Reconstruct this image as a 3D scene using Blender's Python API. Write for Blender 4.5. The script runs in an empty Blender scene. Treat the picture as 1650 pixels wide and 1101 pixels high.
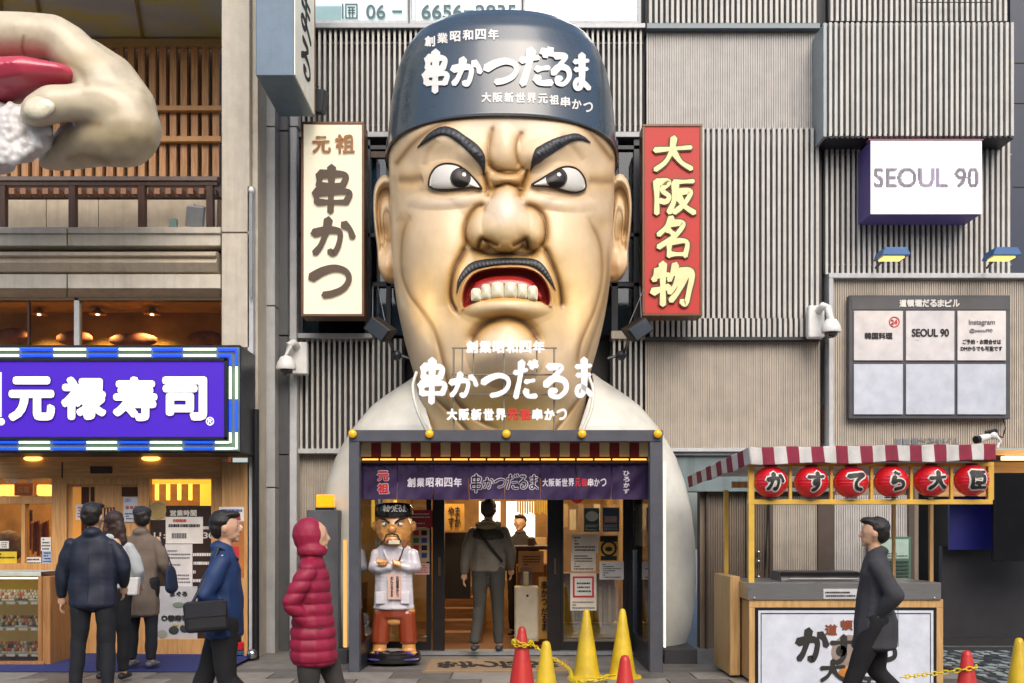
import bpy, bmesh, math, random
import numpy as np
from mathutils import Vector, Matrix
from mathutils.bvhtree import BVHTree
random.seed(7); rng = np.random.default_rng(7)
S = bpy.context.scene; COL = S.collection
R = math.radians
# ---------------------------------------------------------------- camera, sky, sun, exposure
CAMY, EYE, F, VX, VY = -10.7, 1.5, 1680.0, 825.0, 850.0
cam_d = bpy.data.cameras.new("camera"); cam = bpy.data.objects.new("camera", cam_d); COL.objects.link(cam)
cam.location = (0, CAMY, EYE); cam.rotation_euler = (R(90), 0, 0)
cam_d.lens = F / 1650 * 36; cam_d.sensor_width = 36; cam_d.shift_y = (850 - 550.5) / 1650
cam_d.clip_end = 500; cam_d.clip_start = 0.1
S.camera = cam
W = bpy.data.worlds.new("World"); S.world = W; W.use_nodes = True
wn = W.node_tree; wn.nodes.clear()
sky = wn.nodes.new("ShaderNodeTexSky"); sky.sky_type = 'NISHITA'; sky.sun_disc = False
SUN_EL, SUN_AZ = 43, 12     # sun stands high behind the camera
sky.sun_elevation = R(SUN_EL); sky.sun_rotation = R(180 - SUN_AZ); sky.air_density = 1.0; sky.dust_density = 4.0; sky.ozone_density = 1.0
bg = wn.nodes.new("ShaderNodeBackground"); bg.inputs[1].default_value = 0.13
wo = wn.nodes.new("ShaderNodeOutputWorld")
wn.links.new(sky.outputs[0], bg.inputs[0]); wn.links.new(bg.outputs[0], wo.inputs[0])
sd = bpy.data.lights.new("sun", 'SUN'); sun = bpy.data.objects.new("sun", sd); COL.objects.link(sun)
sd.energy = 0.7; sd.angle = R(40); sd.color = (1, 0.96, 0.9)
v = Vector((math.sin(R(SUN_AZ)) * math.cos(R(SUN_EL)), -math.cos(R(SUN_AZ)) * math.cos(R(SUN_EL)), math.sin(R(SUN_EL))))
sun.rotation_euler = v.to_track_quat('Z', 'Y').to_euler(); sun.location = (6, -20, 20)
S.view_settings.view_transform = 'Standard'; S.view_settings.look = 'None'
S.view_settings.exposure = 0.88; S.view_settings.gamma = 1; S.view_settings.use_curve_mapping = False

# ---------------------------------------------------------------- measuring helpers
def sc(Y): return F / (Y - CAMY)
def X(px, Y): return (px - VX) / sc(Y)
def Z(py, Y): return EYE + (VY - py) / sc(Y)
def P(px, py, Y): return Vector((X(px, Y), Y, Z(py, Y)))
def lin(c):
    if isinstance(c, str):
        c = [int(c[i:i + 2], 16) / 255 for i in (0, 2, 4)]
    return tuple(x / 12.92 if x <= .04045 else ((x + .055) / 1.055) ** 2.4 for x in c)

# ---------------------------------------------------------------- materials
MATS = {}
def mat(name, col, rough=.6, metal=0., var=.12, scale=6., bump=0., bscale=60., emit=0., ecol=None, coat=0., attr=None, spec=.5, streak=0., stretch=(1, 1, 1), dirt=0.):
    if name in MATS: return MATS[name]
    m = bpy.data.materials.new(name); m.use_nodes = True; nt = m.node_tree; N = nt.nodes; L = nt.links
    b = N['Principled BSDF']
    c = lin(col) if isinstance(col, str) else tuple(col)
    tc = N.new('ShaderNodeTexCoord'); mp = N.new('ShaderNodeMapping'); mp.inputs['Scale'].default_value = stretch
    geo = N.new('ShaderNodeNewGeometry')
    L.new(geo.outputs['Position'], mp.inputs['Vector'])
    src = None
    nz = N.new('ShaderNodeTexNoise'); nz.inputs['Scale'].default_value = scale; nz.inputs['Detail'].default_value = 6; nz.inputs['Roughness'].default_value = .6
    L.new(mp.outputs[0], nz.inputs['Vector'])
    rmp = N.new('ShaderNodeMapRange'); rmp.inputs['From Min'].default_value = .3; rmp.inputs['From Max'].default_value = .7
    rmp.inputs['To Min'].default_value = 1 - var; rmp.inputs['To Max'].default_value = 1 + var
    L.new(nz.outputs['Fac'], rmp.inputs['Value'])
    oi = N.new('ShaderNodeObjectInfo'); ro = N.new('ShaderNodeMapRange'); ro.inputs['To Min'].default_value = .94; ro.inputs['To Max'].default_value = 1.06
    L.new(oi.outputs['Random'], ro.inputs['Value']); rm = N.new('ShaderNodeMath'); rm.operation = 'MULTIPLY'; L.new(ro.outputs[0], rm.inputs[0]); L.new(rmp.outputs[0], rm.inputs[1]); rmp = rm
    mx = N.new('ShaderNodeVectorMath'); mx.operation = 'SCALE'
    if attr:
        at = N.new('ShaderNodeAttribute'); at.attribute_name = attr; L.new(at.outputs['Color'], mx.inputs[0])
    else:
        mx.inputs[0].default_value = c
    L.new(rmp.outputs[0], mx.inputs['Scale'])
    out = mx.outputs[0]
    if streak > 0 or dirt > 0:
        m2 = N.new('ShaderNodeMapping'); m2.inputs['Scale'].default_value = (9, 9, .5) if streak > 0 else (1.3, 1.3, 1.3)
        L.new(geo.outputs['Position'], m2.inputs['Vector'])
        n2 = N.new('ShaderNodeTexNoise'); n2.inputs['Scale'].default_value = 1.6; n2.inputs['Detail'].default_value = 8; n2.inputs['Roughness'].default_value = .65
        L.new(m2.outputs[0], n2.inputs['Vector'])
        r2 = N.new('ShaderNodeMapRange'); r2.inputs['From Min'].default_value = .45; r2.inputs['From Max'].default_value = .75
        r2.inputs['To Min'].default_value = 1; r2.inputs['To Max'].default_value = 1 - max(streak, dirt)
        L.new(n2.outputs['Fac'], r2.inputs['Value'])
        m3 = N.new('ShaderNodeVectorMath'); m3.operation = 'SCALE'; L.new(out, m3.inputs[0]); L.new(r2.outputs[0], m3.inputs['Scale']); out = m3.outputs[0]
    L.new(out, b.inputs['Base Color'])
    b.inputs['Metallic'].default_value = metal
    rr = N.new('ShaderNodeMapRange'); rr.inputs['To Min'].default_value = max(0, rough - .08); rr.inputs['To Max'].default_value = min(1, rough + .08)
    L.new(nz.outputs['Fac'], rr.inputs['Value']); L.new(rr.outputs[0], b.inputs['Roughness'])
    b.inputs['Specular IOR Level'].default_value = spec
    if coat: b.inputs['Coat Weight'].default_value = coat; b.inputs['Coat Roughness'].default_value = .12
    if bump:
        nb = N.new('ShaderNodeTexNoise'); nb.inputs['Scale'].default_value = bscale; nb.inputs['Detail'].default_value = 4
        L.new(mp.outputs[0], nb.inputs['Vector'])
        bp = N.new('ShaderNodeBump'); bp.inputs['Strength'].default_value = bump; bp.inputs['Distance'].default_value = .01
        L.new(nb.outputs['Fac'], bp.inputs['Height']); L.new(bp.outputs[0], b.inputs['Normal'])
    if emit:
        e = lin(ecol) if isinstance(ecol, str) else (ecol or c)
        b.inputs['Emission Color'].default_value = (*e, 1); b.inputs['Emission Strength'].default_value = emit
    MATS[name] = m; return m
def wood(name, c1, c2, axis='z', scale=3., rough=.5, emit=0.):
    if name in MATS: return MATS[name]
    m = bpy.data.materials.new(name); m.use_nodes = True; nt = m.node_tree; N = nt.nodes; L = nt.links; b = N['Principled BSDF']
    geo = N.new('ShaderNodeNewGeometry'); mp = N.new('ShaderNodeMapping')
    mp.inputs['Scale'].default_value = {'z': (14, 14, 1), 'x': (1, 14, 14), 'y': (14, 1, 14)}[axis]
    L.new(geo.outputs['Position'], mp.inputs[0])
    n = N.new('ShaderNodeTexNoise'); n.inputs['Scale'].default_value = scale; n.inputs['Detail'].default_value = 8; n.inputs['Distortion'].default_value = .6
    L.new(mp.outputs[0], n.inputs['Vector'])
    cr = N.new('ShaderNodeValToRGB'); cr.color_ramp.elements[0].color = (*lin(c1), 1); cr.color_ramp.elements[1].color = (*lin(c2), 1)
    cr.color_ramp.elements[0].position = .3; cr.color_ramp.elements[1].position = .7
    L.new(n.outputs['Fac'], cr.inputs[0]); L.new(cr.outputs[0], b.inputs['Base Color']); b.inputs['Roughness'].default_value = rough
    bp = N.new('ShaderNodeBump'); bp.inputs['Strength'].default_value = .15; bp.inputs['Distance'].default_value = .004
    L.new(n.outputs['Fac'], bp.inputs['Height']); L.new(bp.outputs[0], b.inputs['Normal'])
    MATS[name] = m; return m
def glass(name, tint=(.9, .95, .95), refl=.1):
    if name in MATS: return MATS[name]
    m = bpy.data.materials.new(name); m.use_nodes = True; nt = m.node_tree; N = nt.nodes; L = nt.links
    N.remove(N['Principled BSDF']); o = N['Material Output']
    t = N.new('ShaderNodeBsdfTransparent'); t.inputs[0].default_value = (*tint, 1)
    g = N.new('ShaderNodeBsdfGlossy'); g.inputs['Roughness'].default_value = .03
    fr = N.new('ShaderNodeFresnel'); fr.inputs[0].default_value = 1.5
    ad = N.new('ShaderNodeMath'); ad.operation = 'ADD'; ad.inputs[1].default_value = refl; L.new(fr.outputs[0], ad.inputs[0])
    mx = N.new('ShaderNodeMixShader'); L.new(ad.outputs[0], mx.inputs[0]); L.new(t.outputs[0], mx.inputs[1]); L.new(g.outputs[0], mx.inputs[2]); L.new(mx.outputs[0], o.inputs[0])
    MATS[name] = m; return m
def lamp(name, col, strength):
    return mat(name, col, .4, emit=strength, ecol=col, var=.03)
M_ = mat
white_slat = mat('white_slat_paint', 'bab8b2', .5, streak=.22)
dark_back = mat('dark_backing', '434445', .6)
grey_metal = mat('grey_metal', '8d9093', .4, metal=.4, streak=.15)
light_metal = mat('light_grey_panel', 'b4b6b8', .5, streak=.2)
dark_metal = mat('dark_metal', '2e3036', .4, metal=.3)
black_pl = mat('black_plastic', '141416', .35)
white_pl = mat('white_plastic', 'd9d9d6', .4)
beige_panel = mat('beige_panel', 'b6a893', .55, streak=.2, dirt=.1)
rib_cool = mat('ribbed_panel_cool', 'b8b5b0', .5, streak=.2)
rib_warm = mat('ribbed_panel_warm', 'b0a799', .5, streak=.2)
cream = mat('cream_stone_panel', 'bdb5a5', .55, streak=.18, dirt=.12)
w_light = wood('light_wood', 'c79a63', 'a87a45')
w_lightx = wood('light_wood_horizontal', 'c79a63', 'a87a45', 'x')
w_mid = wood('slat_wood', 'd8a470', 'ab7648')
w_dark = wood('dark_wood', '4a2d1e', '2c1a12')
glass_m = glass('window_glass')
paper = mat('paper_white', 'd6d4ce', .8, var=.04)
ink = mat('ink_black', '1c1c1e', .7)
ink_grey = mat('ink_grey', '6b6b70', .7)
ink_red = mat('ink_red', 'b8262a', .6)

# ---------------------------------------------------------------- object helpers
WP = {}
def setp(o, label=None, cat=None, group=None, kind=None):
    for k, val in (('label', label), ('category', cat), ('group', group), ('kind', kind)):
        if val: o[k] = val
    return o
def thing(name, label, cat, loc=(0, 0, 0), rz=0, group=None, local=False):
    o = bpy.data.objects.new(name, None); COL.objects.link(o); o.empty_display_size = .2
    o.location = loc; o.rotation_euler = (0, 0, rz); setp(o, label, cat, group)
    WP[o] = Vector((0, 0, 0)) if local else Vector(loc)
    return o
def link_mesh(name, me, mats, parent=None, center=None, smooth=False):
    for m in (mats if isinstance(mats, (list, tuple)) else [mats]): me.materials.append(m)
    if smooth: me.shade_smooth()
    o = bpy.data.objects.new(name, me); COL.objects.link(o)
    if center is None and len(me.vertices):
        co = np.empty(len(me.vertices) * 3); me.vertices.foreach_get('co', co); co = co.reshape(-1, 3)
        c = (co.max(0) + co.min(0)) / 2; co -= c; me.vertices.foreach_set('co', co.ravel()); center = Vector(c)
    if parent is not None:
        o.parent = parent; o.location = center - WP[parent]
    else: o.location = center
    WP[o] = Vector(center)
    return o
class MB:
    def __init__(s): s.v = []; s.f = []; s.mi = []
    def add(s, vs, fs, mi=0):
        o = len(s.v); s.v += [tuple(p) for p in vs]; s.f += [tuple(i + o for i in f) for f in fs]; s.mi += [mi] * len(fs); return s
    def box(s, x0, x1, y0, y1, z0, z1, mi=0):
        x0, x1 = min(x0, x1), max(x0, x1); y0, y1 = min(y0, y1), max(y0, y1); z0, z1 = min(z0, z1), max(z0, z1)
        v = [(x, y, z) for z in (z0, z1) for y in (y0, y1) for x in (x0, x1)]
        return s.add(v, [(0, 2, 3, 1), (4, 5, 7, 6), (0, 1, 5, 4), (2, 6, 7, 3), (0, 4, 6, 2), (1, 3, 7, 5)], mi)
    def pbox(s, px0, py0, px1, py1, Y, d, mi=0):
        return s.box(X(px0, Y), X(px1, Y), Y, Y + d, Z(py0, Y), Z(py1, Y), mi)
    def obox(s, c, ax, ay, az, mi=0):   # oriented box, half axes
        c, ax, ay, az = map(Vector, (c, ax, ay, az))
        v = [c + ax * i + ay * j + az * k for k in (-1, 1) for j in (-1, 1) for i in (-1, 1)]
        return s.add(v, [(0, 2, 3, 1), (4, 5, 7, 6), (0, 1, 5, 4), (2, 6, 7, 3), (0, 4, 6, 2), (1, 3, 7, 5)], mi)
    def tube(s, pts, r, n=10, mi=0):
        pts = [Vector(p) for p in pts]; rs = r if isinstance(r, (list, tuple)) else [r] * len(pts)
        vs = []; up = Vector((0.13, .31, 1)).normalized()
        for i, p in enumerate(pts):
            d = (pts[min(i + 1, len(pts) - 1)] - pts[max(i - 1, 0)]).normalized()
            a = d.cross(up)
            if a.length < 1e-3: a = d.cross(Vector((1, 0, 0)))
            a.normalize(); b = d.cross(a)
            for k in range(n):
                t = 2 * math.pi * k / n; vs.append(p + (a * math.cos(t) + b * math.sin(t)) * rs[i])
        fs = [(i * n + k, i * n + (k + 1) % n, (i + 1) * n + (k + 1) % n, (i + 1) * n + k) for i in range(len(pts) - 1) for k in range(n)]
        fs += [tuple(range(n))[::-1], tuple((len(pts) - 1) * n + k for k in range(n))]
        return s.add(vs, fs, mi)
    def lathe(s, prof, c, n=24, mi=0, sx=1, sy=1, caps=True):
        c = Vector(c); vs = [c + Vector((r * math.cos(2 * math.pi * k / n) * sx, r * math.sin(2 * math.pi * k / n) * sy, z)) for r, z in prof for k in range(n)]
        fs = [(i * n + k, i * n + (k + 1) % n, (i + 1) * n + (k + 1) % n, (i + 1) * n + k) for i in range(len(prof) - 1) for k in range(n)]
        if caps and prof[0][0] > 1e-4: fs.append(tuple(range(n))[::-1])
        if caps and prof[-1][0] > 1e-4: fs.append(tuple((len(prof) - 1) * n + k for k in range(n)))
        return s.add(vs, fs, mi)
    def sphere(s, c, r, n=16, mi=0):
        r = (r, r, r) if not isinstance(r, (tuple, list)) else r
        vs = []; m = n // 2 + 1
        for i in range(m):
            t = math.pi * i / (m - 1)
            for k in range(n):
                p = 2 * math.pi * k / n; vs.append((c[0] + r[0] * math.sin(t) * math.cos(p), c[1] + r[1] * math.sin(t) * math.sin(p), c[2] + r[2] * math.cos(t)))
        return s.add(vs, [(i * n + k, i * n + (k + 1) % n, (i + 1) * n + (k + 1) % n, (i + 1) * n + k) for i in range(m - 1) for k in range(n)], mi)
    def prism(s, pts, d, mi=0):   # polygon in 3D (list), extruded by vector d
        n = len(pts); pts = [Vector(p) for p in pts]; d = Vector(d)
        return s.add(pts + [p + d for p in pts], [tuple(range(n)), tuple(range(2 * n - 1, n - 1, -1))] + [(i, i + n, (i + 1) % n + n, (i + 1) % n) for i in range(n)], mi)
    def build(s, name, mats, parent=None, bev=0, smooth=False, segs=1):
        me = bpy.data.meshes.new(name); me.from_pydata(s.v, [], s.f); me.update()
        me.polygons.foreach_set('material_index', s.mi)
        bm = bmesh.new(); bm.from_mesh(me)
        bmesh.ops.recalc_face_normals(bm, faces=bm.faces)
        if bev:
            es = [e for e in bm.edges if len(e.link_faces) == 2 and e.calc_face_angle(0) > .6]
            bmesh.ops.bevel(bm, geom=es, offset=bev, segments=segs, affect='EDGES', profile=.5)
        bm.to_mesh(me); bm.free()
        if smooth:
            me.shade_smooth()
            try: me.set_sharp_from_angle(angle=R(40))
            except Exception: pass
        return link_mesh(name, me, mats, parent)
def pb(name, r, Y, d, m, parent=None, bev=0, **k):     # one box part measured on the photo plane Y
    o = MB().pbox(*r, Y, d).build(name, m, parent, bev)
    if k: setp(o, **k)
    return o
def struct(o): o['kind'] = 'structure'; return o
def dup(root, off, label=None):
    c = root.copy(); COL.objects.link(c); c.location = root.location + Vector(off)
    if label: c['label'] = label
    WP[c] = WP.get(root, Vector()) + Vector(off)
    def rec(a, b):
        for ch in a.children:
            k = ch.copy(); COL.objects.link(k); k.parent = b; rec(ch, k)
    rec(root, c); return c
def np_mesh(name, v, f, mats, parent=None, smooth=True, col=None, mi=None):
    me = bpy.data.meshes.new(name); me.from_pydata(np.asarray(v).tolist(), [], np.asarray(f).tolist()); me.update()
    if mi is not None: me.polygons.foreach_set('material_index', mi)
    if col is not None:
        a = me.color_attributes.new('Col', 'FLOAT_COLOR', 'POINT'); a.data.foreach_set('color', np.c_[col, np.ones(len(col))].astype(np.float32).ravel())
    return link_mesh(name, me, mats, parent, smooth=smooth)
def gridf(nu, nv, wrap=False):
    i, j = np.meshgrid(np.arange(nv - 1), np.arange(nu if wrap else nu - 1), indexing='ij'); j2 = (j + 1) % nu
    return np.stack([i * nu + j, i * nu + j2, (i + 1) * nu + j2, (i + 1) * nu + j], -1).reshape(-1, 4)

# ---------------------------------------------------------------- lettering
GC = {}
def glyphs(s, bold):
    k = (s, bold)
    if k in GC: return GC[k]
    cu = bpy.data.curves.new('t', 'FONT'); cu.body = s; cu.size = 1; cu.offset = bold; cu.extrude = .5; cu.align_x = 'CENTER'; cu.space_line = .9
    cu.resolution_u = 4
    o = bpy.data.objects.new('t', cu); me = bpy.data.meshes.new_from_object(o)
    v = np.empty(len(me.vertices) * 3); me.vertices.foreach_get('co', v); v = v.reshape(-1, 3)
    f = [tuple(p.vertices) for p in me.polygons]
    bpy.data.objects.remove(o); bpy.data.curves.remove(cu); bpy.data.meshes.remove(me)
    GC[k] = (v, f); return v, f
def plane(Y):
    def m(px, py, lift): 
        Yl = Y - lift; return np.stack([(px - VX) / sc(Y), Yl, EYE + (VY - py) / sc(Y)], -1)
    return m
def text(name, s, m, parent, r, Y=0, t=.006, bold=0., mp=None, fat=0.):
    """fat = stroke weight added all round, in photo pixels (bold is kept for old calls: it is turned into fat)"""
    v, f = glyphs(s, 0.); mp = mp or plane(Y)
    n_ = max(1, max(len(l) for l in s.split('\n'))); fat = fat or bold * abs(r[2] - r[0]) / n_ * 1.1
    lo, hi = v.min(0), v.max(0); u = (v - lo) / np.maximum(hi - lo, 1e-6); V = []; Fs = []
    k = 0 if fat <= 0 else (4 if fat < .5 else 8)
    offs = [(0, 0)] + [(fat * math.cos(a), fat * math.sin(a)) for a in np.arange(k) * 2 * math.pi / max(k, 1)]
    for i, (dx, dy) in enumerate(offs):
        px = r[0] + fat + u[:, 0] * (r[2] - r[0] - 2 * fat) + dx; py = r[3] - fat + u[:, 1] * (r[1] - r[3] + 2 * fat) + dy
        Fs += [tuple(a + len(v) * i for a in q) for q in f]; V.append(mp(px, py, .002 + u[:, 2] * (t + i * .00012) - i * .00002))
    return np_mesh(name, np.vstack(V), np.array(Fs, dtype=object), m, parent, smooth=False)
BR = {
'串': ["50,100 49,50 47,0", "20,84 17,58", "20,85 84,83 78,58", "17,60 78,60", "10,44 13,20", "10,45 92,45 86,20", "13,22 86,22"],
'か': ["4,60 35,68 60,66 66,52 60,22 50,6 40,12", "38,96 32,60 20,26 6,6", "74,84 88,70 95,48"],
'つ': ["3,56 30,75 60,84 86,74 93,50 80,24 55,9 32,4"],
'だ': ["4,70 55,78", "33,98 26,58 8,4", "50,46 86,50", "50,22 60,8 94,8", "70,96 78,82", "88,99 95,86"],
'る': ["25,92 70,90 45,64 13,36", "15,40 45,58 80,50 86,25 62,5 36,8 34,22 52,22"],
'ま': ["14,80 86,83", "18,58 82,60", "52,99 53,60 52,30 44,9 24,6 15,18 30,30 60,22 92,5"],
'大': ["4,62 96,70", "52,98 46,60 30,26 4,3", "50,58 70,26 97,6"],
'阪': ["9,95 9,0", "10,92 36,92 22,70 38,50 30,35 15,38", "50,92 96,95", "53,90 50,40 38,3", "58,63 88,64 75,30 50,3", "60,50 75,22 98,2"],
'名': ["45,100 30,76 8,56", "40,86 76,85 55,54 8,24", "34,70 50,58", "38,38 38,0", "38,38 86,38 82,0", "38,6 84,6"],
'物': ["15,85 5,60", "8,70 42,74", "27,100 27,0", "3,32 42,45", "58,98 50,76 42,60", "55,80 96,80 90,30 82,3 72,10", "69,75 56,46 42,30", "83,75 66,36 46,10"],
'元': ["25,90 76,91", "5,62 95,66", "40,62 35,30 8,3", "62,62 62,15 75,5 96,8 97,26"],
'祖': ["20,100 28,88", "3,74 40,77 5,35", "22,55 22,0", "30,45 40,34", "53,92 53,6", "53,92 86,92 86,6", "55,65 84,65", "55,38 84,38", "42,4 100,5"],
'す': ["4,76 96,79", "56,100 57,60 50,35 34,40 38,56 56,55 60,34 46,10 26,0"],
'て': ["4,80 92,90 60,65 42,40 50,12 82,3"],
'ら': ["34,98 60,88", "30,74 22,40 50,52 80,42 78,15 34,2"],
'臣': ["12,95 12,4", "12,95 90,95", "12,5 94,5", "30,72 78,72 78,32", "30,32 78,32", "50,95 50,72", "50,32 50,5"]}
def cat(pts, n=8):
    p = np.array(pts, float)
    if len(p) == 2: return np.array([p[0] + (p[1] - p[0]) * t for t in np.linspace(0, 1, n)])
    q = np.vstack([2 * p[0] - p[1], p, 2 * p[-1] - p[-2]]); out = []
    for i in range(1, len(q) - 2):
        for t in np.linspace(0, 1, n, endpoint=False):
            out.append(.5 * ((2 * q[i]) + (-q[i - 1] + q[i + 1]) * t + (2 * q[i - 1] - 5 * q[i] + 4 * q[i + 1] - q[i + 2]) * t * t + (-q[i - 1] + 3 * q[i] - 3 * q[i + 1] + q[i + 2]) * t ** 3))
    out.append(p[-1]); return np.array(out)
def brush(name, s, m, parent, rects, Y=0, t=.008, w=.11, grow=0., mp=None, base=.002, shear=0.):
    mp = mp or plane(Y); V = []; Fs = []; off = 0; k = 0; rr = random.Random(s)
    for ch, r in zip(s, rects):
        W_, H_ = r[2] - r[0], r[3] - r[1]; sz = (W_ * abs(H_)) ** .5
        for st in BR[ch]:
            pts = [tuple(map(float, a.split(','))) for a in st.split()]
            c = cat(pts, 7) / 100
            q = np.stack([r[0] + (c[:, 0] + shear * (c[:, 1] - .5)) * W_, r[3] - c[:, 1] * H_], -1)
            d = np.gradient(q, axis=0); d /= np.maximum(np.linalg.norm(d, axis=1, keepdims=True), 1e-6); nrm = np.stack([-d[:, 1], d[:, 0]], -1)
            u = np.linspace(0, 1, len(q)); horiz = abs(pts[-1][1] - pts[0][1]) < 12
            ww = (w * sz * .5) * (1.08 - .35 * u + .15 * np.cos(u * 6.28)) * (.85 if horiz else 1.08) * (1 + .06 * rr.uniform(-1, 1)) + grow
            A = []                                    # outline with round ends
            for a in np.linspace(-math.pi / 2, -3 * math.pi / 2, 6)[1:-1]:
                A.append(q[0] + (nrm[0] * -math.sin(a) + d[0] * math.cos(a)) * ww[0] * np.array([1, 1]))
            left = q + nrm * ww[:, None]; right = q - nrm * ww[:, None]; B = []
            for a in np.linspace(math.pi / 2, -math.pi / 2, 6)[1:-1]:
                B.append(q[-1] + (nrm[-1] * math.sin(a) + d[-1] * math.cos(a)) * ww[-1])
            n = len(q); lay = np.vstack([left, right, [q[0] - d[0] * ww[0] * .8], [q[-1] + d[-1] * ww[-1] * .7]]) if True else None
            nl = len(lay); lf = base + t + k * .00025
            top = mp(lay[:, 0], lay[:, 1], np.full(nl, lf)); bot = mp(lay[:, 0], lay[:, 1], np.full(nl, base))
            V += [top, bot]; i0 = off
            for i in range(n - 1): Fs.append((i0 + i, i0 + i + 1, i0 + n + i + 1, i0 + n + i))
            Fs += [(i0 + 2 * n, i0, i0 + n), (i0 + n - 1, i0 + 2 * n + 1, i0 + 2 * n - 1)]
            rim = [2 * n] + list(range(n)) + [2 * n + 1] + list(range(2 * n - 1, n - 1, -1))
            for a, b in zip(rim, rim[1:] + rim[:1]): Fs.append((i0 + a, i0 + b, i0 + nl + b, i0 + nl + a))
            off += 2 * nl; k += 1
    return np_mesh(name, np.vstack(V), np.array(Fs, dtype=object), m, parent, smooth=False)
def cells(x0, y0, x1, y1, n, gap=.06, vert=False):
    out = []
    for i in range(n):
        if vert: h = (y1 - y0) / n; out.append((x0, y0 + i * h + h * gap, x1, y0 + (i + 1) * h - h * gap))
        else: h = (x1 - x0) / n; out.append((x0 + i * h + h * gap, y0, x0 + (i + 1) * h - h * gap, y1))
    return out
def lines_print(parent, r, Y, n, m=None, seed=1, name='printed_lines', fill=.42):   # unreadably small print: short dashes
    rr = random.Random(seed); b = MB(); h = (r[3] - r[1]) / n
    for i in range(n):
        x = r[0] + rr.uniform(0, 2); 
        while x < r[2] - 2:
            l = rr.uniform(1.2, 3.2); y = r[1] + h * i + h * .3
            x2 = min(x + l, r[2])
            b.pbox(x, y, x2, y + h * fill, Y - .003, .002); x = x2 + rr.uniform(.4, 1.0)
            if rr.random() < .08: break
    return setp(b.build(name, m or ink_grey, parent), kind='stuff')

# ---------------------------------------------------------------- organic shapes: unions of ellipsoids, voxel-remeshed into one skin
TS = bpy.data.scenes.new('build_tmp')
def blob(name, nodesets, vox, m, parent=None, smooth=6, wrinkle=0., wfreq=14., post=None, col=None, step=.35):
    ico = bmesh.new(); bmesh.ops.create_icosphere(ico, subdivisions=2, radius=1); iv = np.array([x.co[:] for x in ico.verts]); fi = np.array([[x.index for x in f.verts] for f in ico.faces]); ico.free()
    V = []; Fc = []; n = 0
    for ns in nodesets:
        a = np.array([(p + (p[3], p[3]) if len(p) == 4 else p) for p in ns], float)
        if len(a) > 1:
            seq = []
            for p, q in zip(a[:-1], a[1:]):
                L = np.linalg.norm(p[:3] - q[:3]); k = max(1, int(L / (step * max(min(p[3:].min(), q[3:].min()), .002)))); k = min(k, 60)
                seq += [p + (q - p) * t for t in np.linspace(0, 1, k, endpoint=False)]
            a = np.array(seq + [a[-1]])
        for p in a: V.append(iv * p[3:6] + p[:3]); Fc.append(fi + n); n += len(iv)
    me = bpy.data.meshes.new('tmp'); me.from_pydata(np.vstack(V).tolist(), [], np.vstack(Fc).tolist()); me.update()
    o = bpy.data.objects.new('tmp', me); TS.collection.objects.link(o)
    r = o.modifiers.new('r', 'REMESH'); r.mode = 'VOXEL'; r.voxel_size = vox
    if smooth: s_ = o.modifiers.new('s', 'SMOOTH'); s_.iterations = smooth; s_.factor = .6
    TS.view_layers[0].update(); dg = TS.view_layers[0].depsgraph
    out = bpy.data.meshes.new_from_object(o.evaluated_get(dg)); bpy.data.objects.remove(o); bpy.data.meshes.remove(me)
    out.materials.clear()
    co = np.empty(len(out.vertices) * 3); out.vertices.foreach_get('co', co); co = co.reshape(-1, 3)
    no = np.empty(len(out.vertices) * 3); out.vertices.foreach_get('normal', no); no = no.reshape(-1, 3)
    if wrinkle:
        f = wfreq; x, y, z = co.T
        w_ = np.sin(f * z + 3 * np.sin(f * .45 * x + 1) + 2 * np.sin(f * .3 * y)) * .5 + np.sin(f * 1.9 * z - 2.2 * np.sin(f * .7 * x) + 4 * y) * .3 + np.sin(f * .8 * (x + y) + 2 * np.sin(f * .6 * z)) * .35
        co = co + no * (wrinkle * w_)[:, None]
    if post is not None: co = post(co, no)
    out.vertices.foreach_set('co', co.ravel()); out.update()
    if col is not None:
        c = col(co, no); at = out.color_attributes.new('Col', 'FLOAT_COLOR', 'POINT'); at.data.foreach_set('color', np.c_[c, np.ones(len(c))].astype(np.float32).ravel())
    return link_mesh(name, out, m, parent, smooth=True)
# ================================================================ GIANT CHEF HEAD
YC, HX = 1.35, 809.0; KH = (YC - CAMY) / 11.7
CX = X(HX, YC)
def zt(py): return Z(py, YC)
A_T = np.array([(720, 128), (700, 131), (650, 134), (610, 139), (585, 147), (560, 154), (530, 161), (500, 167), (450, 174), (400, 177), (350, 178), (300, 180), (260, 181), (230, 181), (190, 178)], float)
B_T = np.array([(760, .66), (700, .70), (670, .76), (648, .93), (625, 1.05), (590, 1.10), (540, 1.10), (450, 1.09), (350, 1.09), (300, 1.11), (240, 1.12), (190, 1.08)], float)
az_ = np.array([zt(p) for p in A_T[:, 0]]); av_ = A_T[:, 1] / sc(YC)
bz_ = np.array([zt(p) for p in B_T[:, 0]]); bv_ = B_T[:, 1]
def _sm(zs, vs, k):
    g = np.linspace(zs.min() - .5, zs.max() + .5, 1200); o = np.argsort(zs); y = np.interp(g, zs[o], vs[o]); w = int(k / (g[1] - g[0])); 
    ker = np.hanning(2 * w + 1); ker /= ker.sum(); return g, np.convolve(np.pad(y, w, mode='edge'), ker, 'valid')
ga_, gav_ = _sm(az_, av_, .15); gb_, gbv_ = _sm(bz_, bv_, .24)
def fa(z): return np.interp(z, ga_, gav_)
def fb(z): return np.interp(z, gb_, gbv_)
NEXP = 2.35
def proj(v):
    s = F / (v[..., 1] - CAMY); return VX + v[..., 0] * s, VY - (v[..., 2] - EYE) * s
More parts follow.
